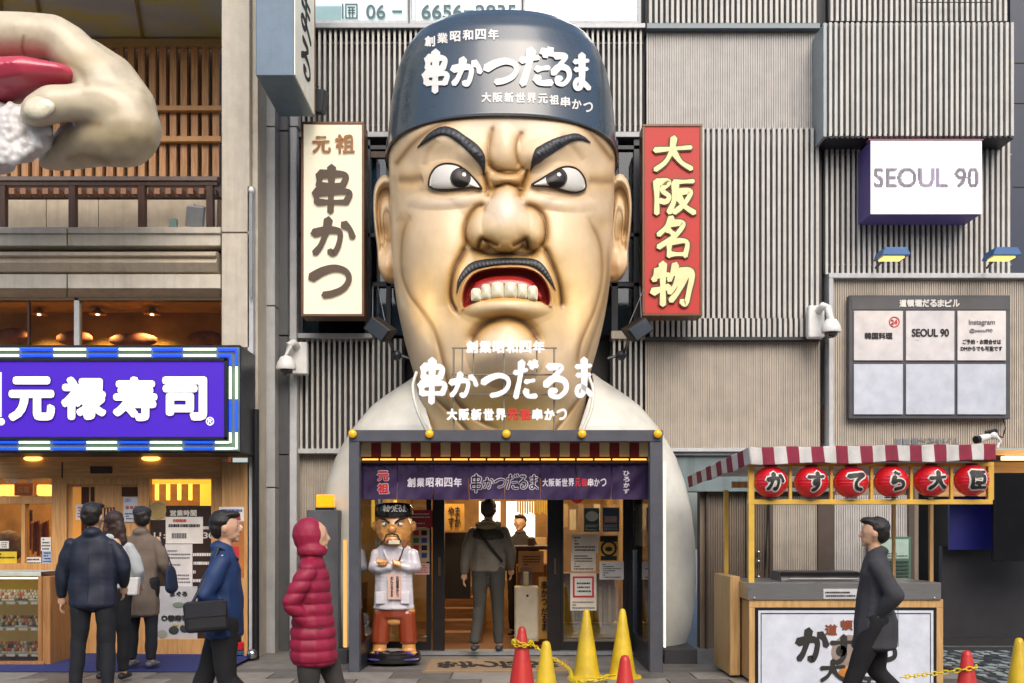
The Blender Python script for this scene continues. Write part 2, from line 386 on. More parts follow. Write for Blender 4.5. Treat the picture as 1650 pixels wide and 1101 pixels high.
def ray_solve(px, py, fa, fb, n=NEXP, y0=-.8, y1=YC):
    px = np.asarray(px, float); py = np.asarray(py, float); lo = np.full(px.shape, y0); hi = np.full(px.shape, y1)
    for _ in range(34):
        mid = (lo + hi) / 2; s = F / (mid - CAMY); x = (px - VX) / s; z = EYE + (VY - py) / s
        a, b = fa(z), fb(z)
        Fv = (np.abs(x - CX) / np.maximum(a, 1e-3)) ** n + (np.abs(mid - YC) / np.maximum(b, 1e-3)) ** n - 1
        ins = Fv < 0; hi = np.where(ins, mid, hi); lo = np.where(ins, lo, mid)
    return (lo + hi) / 2
def pd(px, py, pts, closed=False):     # distance to a polyline, and where along it
    p = np.array(pts, float)
    if len(p) > 2: p = cat(pts, 6)
    if closed: p = np.vstack([p, p[:1]])
    best = np.full(px.shape, 1e9); tt = np.zeros(px.shape); n = len(p) - 1
    for i in range(n):
        a, b = p[i], p[i + 1]; d = b - a; L = (d ** 2).sum() + 1e-9
        t = np.clip(((px - a[0]) * d[0] + (py - a[1]) * d[1]) / L, 0, 1)
        q = np.hypot(px - a[0] - t * d[0], py - a[1] - t * d[1]); m = q < best; best = np.where(m, q, best); tt = np.where(m, (i + t) / n, tt)
    return best, tt
def inpoly(px, py, pts):
    p = np.array(pts, float); c = np.zeros(px.shape, bool); j = len(p) - 1
    for i in range(len(p)):
        xi, yi, xj, yj = *p[i], *p[j]
        if yi != yj: c ^= ((yi > py) != (yj > py)) & (px < (xj - xi) * (py - yi) / (yj - yi) + xi)
        j = i
    return c
def smooth_poly(pts, n=6):
    q = pts[-2:] + pts + pts[:2]; c = cat(q, n); m = n * 2; return c[m:-m - 1]
EYE_L = [(691, 300), (693, 284), (701, 271), (712, 265), (725, 264), (738, 267), (752, 276), (765, 289), (776, 304), (765, 302), (745, 304), (725, 306), (708, 306), (697, 304)]
EYE_R = [(857, 299), (870, 290), (888, 279), (903, 271), (917, 269), (930, 273), (940, 284), (944, 297), (942, 305), (930, 310), (915, 309), (900, 305), (880, 300)]
MOUTH = [(748, 498), (745, 478), (751, 457), (765, 441), (788, 433), (815, 431), (845, 432), (866, 440), (880, 456), (886, 475), (884, 493), (870, 487), (850, 483), (820, 480), (790, 482), (766, 487)]
# creases: points, width px, depth m, darkness
CR = [
 ([(795, 203), (789, 226), (787, 250), (788, 266)], 4, .035, .7), ([(843, 212), (834, 226), (832, 248), (838, 272)], 4, .035, .7),
 ([(786, 262), (796, 273), (815, 279), (835, 277), (846, 268)], 4.5, .05, 1.1),
 ([(780, 281), (786, 302), (792, 306), (800, 301), (818, 297), (833, 300), (839, 308), (846, 292), (852, 276)], 4.5, .05, 1.1),
 ([(783, 308), (786, 318)], 4, .03, .7), ([(838, 306), (838, 318)], 4, .03, .7),
 ([(783, 330), (768, 334), (756, 348), (750, 365), (750, 382), (755, 398)], 4.5, .06, 1.0),
 ([(843, 330), (862, 335), (875, 348), (879, 366), (878, 385), (868, 402)], 4.5, .06, 1.0),
 ([(752, 392), (744, 412), (734, 430), (728, 450), (726, 475), (730, 492), (739, 506)], 5, .07, 1.25),
 ([(874, 396), (884, 414), (894, 436), (901, 458), (904, 480), (905, 497)], 5, .07, 1.25),
 ([(762, 400), (790, 410), (815, 408), (845, 411), (866, 404)], 5, .06, 1.1),
 ([(660, 350), (650, 375), (647, 410), (649, 445), (660, 475), (680, 502), (698, 530), (708, 560), (716, 595), (724, 625), (742, 655), (775, 680), (800, 690)], 4.5, .045, .62),
 ([(948, 352), (964, 385), (970, 420), (968, 460), (958, 500), (945, 530), (934, 560), (928, 600)], 4.5, .045, .6),
 ([(981, 400), (979, 450), (968, 505), (950, 560), (940, 600)], 4, .03, .45),
 ([(757, 556), (768, 535), (788, 519), (814, 512), (838, 517), (857, 532), (870, 556)], 8, .13, 1.1),
 ([(700, 640), (735, 675), (757, 700)], 4, .04, .6), ([(935, 640), (915, 668), (890, 700)], 4, .04, .6),
 ([(672, 600), (674, 630), (682, 665), (690, 700)], 4, .02, .6), ([(948, 600), (948, 640), (940, 668), (932, 700)], 4, .02, .6),
 ([(690, 308), (712, 314), (745, 312), (778, 309)], 4, .02, .35), ([(856, 306), (890, 312), (925, 317), (944, 308)], 4, .02, .35),
 ([(640, 292), (665, 292), (682, 288)], 8, .05, .45), ([(948, 292), (968, 294), (990, 292)], 8, .05, .45),
 ([(640, 352), (650, 356), (662, 350)], 9, .02, .08), ([(950, 350), (970, 358), (990, 356)], 9, .02, .08),
 ([(905, 215), (925, 240), (942, 262)], 7, .02, .2), ([(705, 225), (690, 245), (682, 270)], 7, .02, .2),
 ([(779, 278), (784, 295), (786, 308)], 5, .03, 1.2), ([(850, 272), (845, 290), (840, 305)], 5, .03, 1.2),
]
# rounded masses: cx, cy, rx, ry, amp, power (outline crispness), rotation deg
DOM = [(815, 360, 40, 48, .32, .5, 0), (776, 371, 26, 32, .22, .6, 12), (855, 369, 24, 34, .22, .6, -12), (816, 330, 26, 34, .19, .8, 0),
 (817, 289, 27, 13, .09, .9, 0), (813, 240, 26, 42, .08, 1.1, 0), (768, 252, 36, 32, .05, 1.8, 35), (868, 250, 36, 30, .05, 1.8, -30),
 (702, 405, 62, 92, .13, 1.5, -4), (914, 405, 60, 92, .13, 1.5, 4), (722, 490, 55, 90, .06, 1.6, -20), (905, 495, 45, 80, .06, 1.6, 20),
 (816, 462, 98, 76, .13, 1.4, 0), (815, 566, 66, 62, .17, 1.25, 0), (816, 496, 78, 22, .09, 1.3, 0), (715, 322, 66, 18, .05, 1.5, -3), (905, 325, 64, 18, .05, 1.5, 6),
 (718, 290, 48, 34, .05, 1.4, 0), (902, 292, 48, 32, .05, 1.4, 0)]
GA = [(716, 222, 45, 22, .07), (910, 226, 45, 22, .07), (760, 245, 26, 18, .05), (868, 248, 26, 18, .05), (660, 265, 16, 22, -.03), (965, 265, 16, 22, -.03), (700, 590, 40, 60, .05), (920, 590, 36, 60, .05)]
ML = smooth_poly(MOUTH)
NOS = [[(771, 398), (776, 386), (786, 388), (800, 394)], [(829, 395), (840, 389), (847, 386), (851, 398)]]
def disp(px, py):
    d = np.zeros(px.shape)
    for cx, cy, rx, ry, amp, pw, rot in DOM:
        c, s = math.cos(R(rot)), math.sin(R(rot)); u = ((px - cx) * c + (py - cy) * s) / rx; w = (-(px - cx) * s + (py - cy) * c) / ry
        r2 = u * u + w * w; q = amp * np.clip(1 - r2, 0, 1) ** pw
        d = np.where(q > 0, (np.maximum(d, 0) ** 3 + q ** 3) ** (1 / 3) if amp > .17 else d + q, d)
    for cx, cy, rx, ry, amp in GA: d += amp * np.exp(-((px - cx) / rx) ** 2 - ((py - cy) / ry) ** 2)
    for pts, w, dep, dark in CR:
        q, t = pd(px, py, pts); d -= .58 * dep * np.exp(-(q / w) ** 2) * np.clip(np.minimum(t, 1 - t) * 8 + .25, 0, 1)
    for pts in NOS:
        q, t = pd(px, py, pts); d -= .05 * np.exp(-(q / 4) ** 2)
    q, _ = pd(px, py, ML.tolist(), True); ins = inpoly(px, py, ML)
    d -= np.where(ins, .16 * np.clip(q / 7, 0, 1) ** .6, 0)
    return d
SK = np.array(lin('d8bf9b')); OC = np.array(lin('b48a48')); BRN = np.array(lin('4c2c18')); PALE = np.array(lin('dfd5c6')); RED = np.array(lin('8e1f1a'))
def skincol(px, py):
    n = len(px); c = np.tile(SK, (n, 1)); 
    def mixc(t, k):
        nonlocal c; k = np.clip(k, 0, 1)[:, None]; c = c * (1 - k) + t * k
    mixc(np.array(lin('dcb650')), .7 * np.exp(-((px - 815) / 95) ** 2) * np.clip((py - 350) / 90, 0, 1) * np.clip((560 - py) / 80, 0, 1))  # lower-face and neck yellow: airbrush paint plus floodlight glow put into the colour
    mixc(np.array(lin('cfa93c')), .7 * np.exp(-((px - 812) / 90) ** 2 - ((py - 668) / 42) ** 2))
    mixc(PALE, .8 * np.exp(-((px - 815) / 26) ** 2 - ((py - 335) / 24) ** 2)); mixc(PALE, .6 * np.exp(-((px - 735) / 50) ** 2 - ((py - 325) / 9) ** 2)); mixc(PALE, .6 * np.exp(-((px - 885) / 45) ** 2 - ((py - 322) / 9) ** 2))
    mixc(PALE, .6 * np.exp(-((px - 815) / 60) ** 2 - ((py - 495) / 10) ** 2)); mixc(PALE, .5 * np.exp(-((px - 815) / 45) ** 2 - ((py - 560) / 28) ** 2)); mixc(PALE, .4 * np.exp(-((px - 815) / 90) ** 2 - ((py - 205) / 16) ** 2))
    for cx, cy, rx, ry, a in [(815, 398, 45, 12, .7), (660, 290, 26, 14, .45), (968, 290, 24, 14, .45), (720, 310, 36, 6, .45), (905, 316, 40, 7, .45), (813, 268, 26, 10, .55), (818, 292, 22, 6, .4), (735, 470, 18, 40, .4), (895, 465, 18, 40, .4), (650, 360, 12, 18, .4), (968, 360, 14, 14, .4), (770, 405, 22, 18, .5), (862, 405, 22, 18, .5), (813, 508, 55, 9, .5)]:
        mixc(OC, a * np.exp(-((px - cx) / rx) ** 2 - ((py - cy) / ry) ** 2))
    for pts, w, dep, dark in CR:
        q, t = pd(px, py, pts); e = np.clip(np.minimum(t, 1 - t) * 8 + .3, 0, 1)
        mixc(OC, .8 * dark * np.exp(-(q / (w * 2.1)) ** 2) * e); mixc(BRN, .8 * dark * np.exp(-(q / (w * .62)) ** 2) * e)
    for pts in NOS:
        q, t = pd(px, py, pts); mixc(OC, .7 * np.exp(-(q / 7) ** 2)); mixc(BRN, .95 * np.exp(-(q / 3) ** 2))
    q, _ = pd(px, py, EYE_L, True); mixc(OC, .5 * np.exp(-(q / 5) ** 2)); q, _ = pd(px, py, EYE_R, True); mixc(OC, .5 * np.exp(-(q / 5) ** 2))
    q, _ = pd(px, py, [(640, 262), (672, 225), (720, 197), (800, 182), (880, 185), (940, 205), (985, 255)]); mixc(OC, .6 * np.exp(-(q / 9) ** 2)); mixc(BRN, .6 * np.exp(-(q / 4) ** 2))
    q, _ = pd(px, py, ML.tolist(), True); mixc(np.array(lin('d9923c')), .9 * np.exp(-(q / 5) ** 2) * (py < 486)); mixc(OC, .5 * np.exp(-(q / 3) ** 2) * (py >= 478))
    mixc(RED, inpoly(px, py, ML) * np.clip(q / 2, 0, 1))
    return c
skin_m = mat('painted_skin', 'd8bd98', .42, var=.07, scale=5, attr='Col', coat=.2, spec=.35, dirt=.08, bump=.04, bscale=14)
head = thing('giant_chef_head', 'giant angry chef bust with dark blue cap and white coat looming over the entrance', 'sculpture', P(HX, 1050, YC))
def HM(px, py, lift):      # photo position -> sculpted face surface, lifted towards the viewer
    px = np.asarray(px, float); py = np.asarray(py, float)
    y = ray_solve(px, py, fa, fb) - disp(px, py) - lift; s = F / (y - CAMY)
    return np.stack([(px - VX) / s, y, EYE + (VY - py) / s], -1)
# shell
zl = 1.5 + KH * 4.06
nt_, nr_ = 760, 470
th = np.linspace(0, 2 * np.pi, nt_, endpoint=False); th = th + .0
thf = np.where(th < np.pi, th, th)
u = np.linspace(0, 1, nt_, endpoint=False); th = np.where(u < .82, u / .82 * np.pi * 1.12 - .06 * np.pi, np.pi * 1.06 + (u - .82) / .18 * np.pi * .88)
zz = np.linspace(Z(694, 0) + .002, zt(222), nr_)
Zg, Tg = np.meshgrid(zz, th, indexing='ij')
cs, sn = np.cos(Tg), np.sin(Tg)
Zg = Zg + .14 * np.clip(sn, 0, 1) * np.clip((Zg - zt(320)) / 1.0, 0, 1)
top_ = np.clip((Zg - (zl + .04 + .13 * np.clip(sn, 0, 1))) / .1, 0, 1); top_ = 1 - .09 * top_ * top_ * (3 - 2 * top_)
xs = CX + top_ * fa(Zg) * np.sign(cs) * np.abs(cs) ** (2 / NEXP); ys = YC - top_ * fb(Zg) * np.sign(sn) * np.abs(sn) ** (2 / NEXP)
V = np.stack([xs, ys, Zg], -1).reshape(-1, 3)
px_, py_ = proj(V); fr = np.clip((YC + .05 - V[:, 1]) / .45, 0, 1) * np.clip((top_.ravel() - .91) / .09, 0, 1); dd = disp(px_, py_) * fr
y2 = V[:, 1] - dd; s2 = F / (y2 - CAMY); V2 = np.stack([(px_ - VX) / s2, y2, EYE + (VY - py_) / s2], -1)
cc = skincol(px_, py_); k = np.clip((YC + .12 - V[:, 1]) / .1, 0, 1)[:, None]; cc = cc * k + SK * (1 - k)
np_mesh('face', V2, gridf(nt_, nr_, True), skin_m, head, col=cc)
# filled patches that follow the face
def patch(name, pts, m, lift, dome=0., nr=9, clip=None, parent=None, mp=None):
    p = smooth_poly(pts, 5) if len(pts) < 40 else np.array(pts); c = p.mean(0) if clip is None else clip
    rings = [c + (p - c) * (k / nr) for k in range(nr, 0, -1)]
    q = np.vstack(rings + [c[None]]); n = len(p); rr = np.concatenate([np.full(n, k / nr) for k in range(nr, 0, -1)] + [[0]])
    v = (mp or HM)(q[:, 0], q[:, 1], lift + dome * np.clip(1 - rr ** 2, 0, 1) ** .5)
    fs = [(k * n + i, k * n + (i + 1) % n, (k + 1) * n + (i + 1) % n, (k + 1) * n + i) for k in range(nr - 1) for i in range(n)] + [((nr - 1) * n + i, (nr - 1) * n + (i + 1) % n, nr * n) for i in range(n)]
    # skirt back into the face so that it has thickness
    back = (mp or HM)(p[:, 0], p[:, 1], np.full(n, -.02)); o = len(v)
    fs += [(i, (i + 1) % n, o + (i + 1) % n, o + i) for i in range(n)]
    return np_mesh(name, np.vstack([v, back]), np.array(fs, dtype=object), m, parent or head)
def strip(name, c1, c2, m, lift, bulge, nu=90, nv=9, ridges=0., parent=None, mp=None):
    a, b = cat(c1, 12), cat(c2, 12)
    def rs(c): 
        L = np.r_[0, np.cumsum(np.linalg.norm(np.diff(c, axis=0), axis=1))]; L /= L[-1]; t = np.linspace(0, 1, nu); return np.stack([np.interp(t, L, c[:, 0]), np.interp(t, L, c[:, 1])], -1)
    a, b = rs(a), rs(b); w = np.linspace(0, 1, nv); q = (a[None] * (1 - w)[:, None, None] + b[None] * w[:, None, None]).reshape(-1, 2)
    W2 = np.repeat(w, nu); U2 = np.tile(np.linspace(0, 1, nu), nv)
    wd = np.tile(np.clip(np.linalg.norm(a - b, axis=1) / 8, 0, 1), nv)
    l = lift + bulge * np.sin(np.pi * W2) ** .7 * wd + ridges * np.sin(U2 * nu * 1.3 + W2 * 4) * np.sin(np.pi * W2)
    l = np.where((W2 == 0) | (W2 == 1), -.02, l)
    return np_mesh(name, (mp or HM)(q[:, 0], q[:, 1], l), gridf(nu, nv), m, parent or head)
hair_m = mat('painted_black_hair', '24262b', .4, var=.4, scale=30, stretch=(6, 6, .8), bump=.5, bscale=40, coat=.2)
strip('eyebrow', [(672, 237), (690, 215), (712, 203), (732, 206), (752, 219), (770, 232), (781, 247), (783, 262), (781, 280)], [(673, 238), (690, 228), (708, 219), (722, 221), (738, 232), (752, 245), (764, 258), (774, 269), (779, 280)], hair_m, .012, .022, ridges=.003)
strip('eyebrow', [(952, 229), (942, 220), (928, 214), (910, 217), (890, 223), (872, 232), (861, 240), (856, 258), (854, 275)], [(951, 231), (938, 227), (922, 230), (905, 240), (892, 249), (880, 257), (870, 264), (862, 268), (856, 275)], hair_m, .012, .022, ridges=.003)
strip('moustache', [(735, 473), (737, 452), (747, 433), (758, 423), (776, 417.5), (812, 415), (848, 415), (867, 419), (879, 430), (889, 448), (896, 468)], [(737, 473), (742, 459), (752, 446), (768, 435), (790, 430), (815, 427), (845, 428), (862, 433), (876, 445), (886, 456), (895, 468)], hair_m, .012, .02, nu=160, ridges=.003)
eye_m = mat('eye_white_gloss', 'cfccc4', .35, var=.03, coat=.15); pup_m = mat('pupil_gloss', '1b1613', .35, spec=.3); line_m = mat('painted_outline', '1f120d', .4)
spark_m = mat('painted_sparkle', 'e8e6e2', .3)
for E, pc, pr, hl in ((EYE_L, (742, 287), 16.5, (748, 281)), (EYE_R, (897, 287), 17.2, (901, 281))):
    ew = patch('eye', E, eye_m, .012, .04)
    E2 = smooth_poly(E, 6); EB = np.array([(1, 1)])
    cN = E2.mean(0); rw = lambda q, c=cN, E=E2: np.sqrt(np.clip(1 - np.clip(np.hypot((q[:, 0] - c[0]) / 45, (q[:, 1] - c[1]) / 24), 0, 1) ** 2, 0, 1))
    # the pupil is the disc clipped by the lids
    pts = []
    for a in np.linspace(0, 2 * math.pi, 64, endpoint=False):
        r_ = pr
        while r_ > 2 and not inpoly(np.array([pc[0] + r_ * math.cos(a)]), np.array([pc[1] + r_ * math.sin(a)]), E2)[0]: r_ -= .3
        pts.append((pc[0] + r_ * math.cos(a), pc[1] + r_ * math.sin(a)))
    def eye_mp(px, py, lift, E2=E2, cN=cN):      # on the eyeball's own dome
        px = np.asarray(px, float); py = np.asarray(py, float); a = np.arctan2(py - cN[1], px - cN[0]); ea = np.arctan2(E2[:, 1] - cN[1], E2[:, 0] - cN[0]); er = np.hypot(*(E2 - cN).T); o = np.argsort(ea)
        R_ = np.interp(a, ea[o], er[o], period=2 * np.pi); rr = np.clip(np.hypot(px - cN[0], py - cN[1]) / R_, 0, 1)
        return HM(px, py, lift + .012 + .04 * np.sqrt(1 - rr ** 2))
    patch('pupil', pts, pup_m, .006, .004, nr=6, clip=np.array(pc, float), mp=eye_mp, parent=ew)
    patch('sparkle', [(hl[0] + 3.4 * math.cos(a), hl[1] + 3.4 * math.sin(a)) for a in np.linspace(0, 6.28, 8, endpoint=False)], spark_m, .016, 0, nr=2, mp=eye_mp, parent=ew)
    rim = smooth_poly(E, 8); rim = np.vstack([rim, rim[:1]]); v = HM(rim[:, 0], rim[:, 1], np.full(len(rim), .022))
    MB().tube([Vector(p) for p in v], .011, 6).build('eyelid_line', line_m, ew, smooth=True)
# mouth: lips, gum, teeth
lip_m = mat('painted_lip', 'bd9058', .3, var=.08, coat=.4); gum_m = mat('painted_gum', '9c2420', .25, var=.15, scale=20, coat=.5); tooth_m = mat('tooth_enamel', 'd8d2b4', .2, var=.1, scale=9, coat=.5)
strip('upper_lip', [(742, 500), (738, 478), (745, 455), (760, 438), (786, 430.5), (815, 428.5), (846, 430), (868, 437), (883, 453), (892, 474), (891, 494)], [(748, 498), (745.5, 478), (752, 458), (766, 442), (789, 434.5), (815, 432.5), (845, 433.5), (865, 441), (879, 457), (885, 475), (884, 493)], lip_m, .0, .03, nu=120)
def mouth_mp(px, py, lift):
    px = np.asarray(px, float); py = np.asarray(py, float); y = ray_solve(px, py, fa, fb) - .05 - lift + .0; s = F / (y - CAMY); return np.stack([(px - VX) / s, y, EYE + (VY - py) / s], -1)
strip('gum', [(756, 472), (768, 455), (790, 447), (814, 445), (838, 447), (858, 454), (873, 474)], [(757, 484), (775, 476), (795, 472), (814, 471), (835, 472), (852, 476), (871, 484)], gum_m, 0, .05, mp=mouth_mp)
TE = [(759, 775.5, 464, 486), (775.5, 791, 457, 484), (791.5, 812, 453.5, 482), (812.5, 833, 453.5, 481.5), (833.5, 850, 456.5, 482), (850.5, 866.5, 460, 485)]
for x0, x1, y0, y1 in TE:
    w2, h2, xc, yc = (x1 - x0) / 2, (y1 - y0) / 2, (x0 + x1) / 2, (y0 + y1) / 2; pts = []
    for a in np.linspace(0, 2 * math.pi, 28, endpoint=False):
        c_, s_ = math.cos(a), math.sin(a); e = .38 if s_ > 0 else .62
        pts.append((xc + w2 * math.copysign(abs(c_) ** e, c_), yc + h2 * math.copysign(abs(s_) ** e, s_)))
    patch('tooth', pts, tooth_m, .05, .06, nr=5, mp=mouth_mp)
# ears: a lobed disc with a rolled helix and a hollow concha
def ear(out, cx, cy, side):
    o = smooth_poly(out, 8); n = len(o); nr = 26; rr = np.linspace(0, 1, nr); q = []; 
    c = np.array([cx, cy], float)
    ang = np.arctan2(o[:, 1] - cy, o[:, 0] - cx)
    P_ = c + (o - c)[None] * rr[:, None, None]; Rr = np.repeat(rr[:, None], n, 1)
    up = np.clip((cy + 45 - P_[..., 1]) / 30, 0, 1)
    h = .06 + .09 * np.exp(-((Rr - .88) / .1) ** 2) * up - .07 * np.exp(-((Rr - .62) / .14) ** 2) * up + .03 * np.exp(-((Rr - .4) / .12) ** 2) * up
    xk, yk = P_[..., 0] - (cx + side * -4), P_[..., 1] - (cy + 20); h -= .11 * np.exp(-(xk / 9) ** 2 - (yk / 22) ** 2) * 1.0
    h += .07 * np.exp(-((P_[..., 0] - cx + side * 9) / 5) ** 2 - ((P_[..., 1] - cy - 27) / 8) ** 2)
    h += .06 * np.exp(-((P_[..., 0] - cx) / 12) ** 2 - ((P_[..., 1] - cy - 66) / 14) ** 2)
    h *= np.clip((1 - Rr) / .07, 0, 1) ** .5
    y = YC - h + .1 * np.abs(P_[..., 0] - cx) / 40; s = F / (y - CAMY)
    v = np.stack([(P_[..., 0] - VX) / s, y, EYE + (VY - P_[..., 1]) / s], -1).reshape(-1, 3); idx = gridf(n, nr, True)
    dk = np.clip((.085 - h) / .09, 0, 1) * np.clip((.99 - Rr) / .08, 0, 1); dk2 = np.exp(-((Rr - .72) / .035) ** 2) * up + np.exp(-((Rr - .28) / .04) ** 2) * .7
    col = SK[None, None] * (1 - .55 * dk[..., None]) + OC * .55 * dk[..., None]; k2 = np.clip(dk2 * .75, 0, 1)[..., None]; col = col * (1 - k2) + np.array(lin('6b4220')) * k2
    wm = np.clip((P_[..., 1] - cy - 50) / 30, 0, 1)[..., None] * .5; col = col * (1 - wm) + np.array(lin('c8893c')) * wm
    back = v[-n:].copy(); back[:, 1] += .14; bv = len(v); f2 = [(bv - n + i, bv - n + (i + 1) % n, bv + (i + 1) % n, bv + i) for i in range(n)] + [tuple(range(bv, bv + n))]
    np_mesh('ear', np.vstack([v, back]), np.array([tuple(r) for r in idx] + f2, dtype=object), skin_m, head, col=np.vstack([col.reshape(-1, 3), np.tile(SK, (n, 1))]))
ear([(636, 300), (628, 284), (615, 284), (604, 300), (601, 330), (603, 365), (608, 405), (610, 432), (618, 448), (632, 453), (644, 446), (648, 400), (642, 350)], 624, 362, 1)
ear([(984, 300), (992, 283), (1004, 282), (1014, 298), (1018, 330), (1016, 370), (1012, 405), (1011, 430), (1002, 446), (988, 451), (978, 444), (974, 400), (978, 350)], 997, 360, -1)
# cap
CAPZ = 1.5 + KH * (-1.5 + np.array([5.30, 5.57, 6.10, 6.42, 6.62, 6.76, 6.86, 6.93, 6.97, 6.985])); CAPA = KH * np.array([1.285, 1.285, 1.235, 1.175, 1.10, 1.01, .88, .68, .42, .01]); CAPB = np.array([1.16, 1.15, 1.10, 1.05, .99, .91, .80, .62, .38, .01])
CAPK = .067
def ca(z): return np.interp(z, CAPZ + CAPK, CAPA)
def cb(z): return np.interp(z, CAPZ + CAPK, CAPB)
nz = 90; zs = np.concatenate([np.linspace(0, .8, 50), np.linspace(.8, 1, 41)[1:]]); th = np.linspace(0, 2 * np.pi, 240, endpoint=False)
zl = 1.5 + KH * 4.06; zh = CAPZ[-1] + CAPK
Tz, Tg = np.meshgrid(zs, th, indexing='ij'); sn, cs = np.sin(Tg), np.cos(Tg)
Zg = zl + (zh - zl) * np.sin(Tz * np.pi / 2) ** 1; Zg = Zg + .13 * np.clip(sn, -.3, 1) * (1 - Tz) ** 1.5
from functools import lru_cache
def capsurf(Z_, off=0.): 
    return (np.maximum(ca(Z_) + off, .001), np.maximum(cb(Z_) + off, .001))
a_, b_ = capsurf(Zg); Vc = np.stack([CX + a_ * np.sign(cs) * np.abs(cs) ** (2 / NEXP), YC - b_ * np.sign(sn) * np.abs(sn) ** (2 / NEXP), Zg], -1).reshape(-1, 3)
lip = Vc[:240].copy(); c0 = np.array([CX, YC, 0]); lip2 = lip.copy(); lip2[:, :2] = c0[:2] + (lip[:, :2] - c0[:2]) * .95; 
Fc = np.vstack([gridf(240, len(zs), True)]); o_ = len(Vc); Fl = np.array([(i, (i + 1) % 240, o_ + (i + 1) % 240, o_ + i) for i in range(240)])
cap_m = mat('cap_gloss_paint', '33424f', .28, var=.12, scale=2, coat=.6)
cap = np_mesh('cap', np.vstack([Vc, lip2]), np.vstack([Fc, Fl]), cap_m, head)
edge = [Vector(p) for p in lip]; MB().tube(edge + [edge[0]], .016, 8).build('cap_piping', mat('cap_piping_paint', '2c2a2a', .3, coat=.5), head, smooth=True)
def CM(px, py, lift):
    y = ray_solve(px, py, lambda z: ca(z), lambda z: cb(z), NEXP) - lift; s = F / (y - CAMY); return np.stack([(np.asarray(px) - VX) / s, y, EYE + (VY - np.asarray(py)) / s], -1)
capw = mat('cap_lettering_white', 'dedcd8', .4, var=.03)
LOGO = [(682, 84, 722, 148), (728, 94, 776, 138), (782, 92, 836, 134), (838, 80, 892, 138), (886, 86, 922, 138), (922, 88, 952, 146)]
brush('cap_logo', '串かつだるま', capw, head, LOGO, t=.012, w=.21, mp=CM, base=.004)
for i, ch in enumerate('創業昭和四年'):
    x = 684 + i * 20.5; yo = [11, 6, 3, 1, 0, 0][i]; text('cap_lettering', ch, capw, head, (x, 47 + yo, x + 17, 64 + yo), t=.006, bold=.03, mp=CM)
for i, ch in enumerate('大阪新世界元祖串かつ'):
    x = 776 + i * 18.2; yo = [0, 0, 0, .5, 1, 2, 4, 7, 11, 16][i]; text('cap_lettering', ch, capw, head, (x, 149 + yo, x + 15.5, 165 + yo), t=.006, bold=.03, mp=CM)
# coat shell: shoulders and wings, open in front for the entrance
TO = np.array([(602, 145), (612, 158), (625, 178), (640, 200), (655, 219), (675, 236), (693, 250), (712, 262), (740, 277), (780, 291), (820, 300), (870, 306), (930, 308), (980, 305), (1015, 299), (1048, 288)], float)
Yt = 1.4; ta_z = np.array([Z(p, Yt) for p in TO[::-1, 0]]); ta_v = TO[::-1, 1] / sc(Yt); TCX = X(815, Yt)
BX0, BX1, BTOP = X(560, 0), X(1070, 0), Z(692, 0)
coat_m = mat('coat_fibreglass_white', 'd6d4c8', .32, var=.06, scale=2.5, coat=.3, dirt=.22)
for sg in (-1, 1):
    VV = []; FF = []; off = 0
    for z0, z1, nrow in ((Z(1048, Yt), BTOP + .03, 110), (BTOP + .0305, Z(602, Yt), 60)):
        zr = np.linspace(z0, z1, nrow); ncol = 60
        aa = np.interp(zr, ta_z, ta_v); bb = np.interp(zr, [Z(1048, Yt), Z(950, Yt), Z(693, Yt), Z(640, Yt), Z(602, Yt)], [1.05, 1.15, .98, .72, .55])
        inner = np.full(nrow, abs((BX0 if sg < 0 else BX1) - TCX) - .05) if z1 < BTOP + .1 else np.interp(zr, [BTOP, Z(602, .4)], [.78, 1.0])
        inner = np.minimum(inner, aa * .97); ui = np.arccos(inner / aa); U = ui[:, None] * (1 - np.linspace(0, 1, ncol)[None] ** 1.0)
        Zg = np.repeat(zr[:, None], ncol, 1); xx = TCX + sg * aa[:, None] * np.cos(U); yy = Yt + .25 - bb[:, None] * np.abs(np.sin(U)) ** .8
        fold = .02 * np.sin(xx * 3.1 + 2 * np.sin(Zg * 1.7)) * np.sin(Zg * 2.3 + xx) + .012 * np.sin(Zg * 5 + xx * 6)
        yy = yy - fold * np.sin(U); VV.append(np.stack([xx, yy, Zg], -1).reshape(-1, 3)); FF.append(gridf(ncol, nrow)[:, ::sg] + off); off += len(VV[-1])
    ct = np_mesh('coat', np.vstack(VV), np.vstack(FF), coat_m, head); so = ct.modifiers.new('solid', 'SOLIDIFY'); so.thickness = .03; so.offset = 0
for sgn, pxs in ((-1, (511, 560)), (1, (1070, 1124))):
    pb('coat_base', (pxs[0], 1046, pxs[1], 1100, ), .75, .8, mat('dark_plinth', '3a3a3d', .6, dirt=.3), head, bev=.01)
# lapel rolls at the neck
for pts in ([(671, 600), (665, 625), (672, 660), (690, 700)], [(949, 607), (956, 632), (951, 665), (935, 702)]):
    c = cat(pts, 8); v = [Vector((X(p[0], .62 - .25 * t), .62 - .25 * t, Z(p[1], .62 - .25 * t))) for p, t in zip(c, np.linspace(0, 1, len(c)))]
    MB().tube(v, [.018] * len(v), 10).build('collar_roll', coat_m, head, smooth=True)
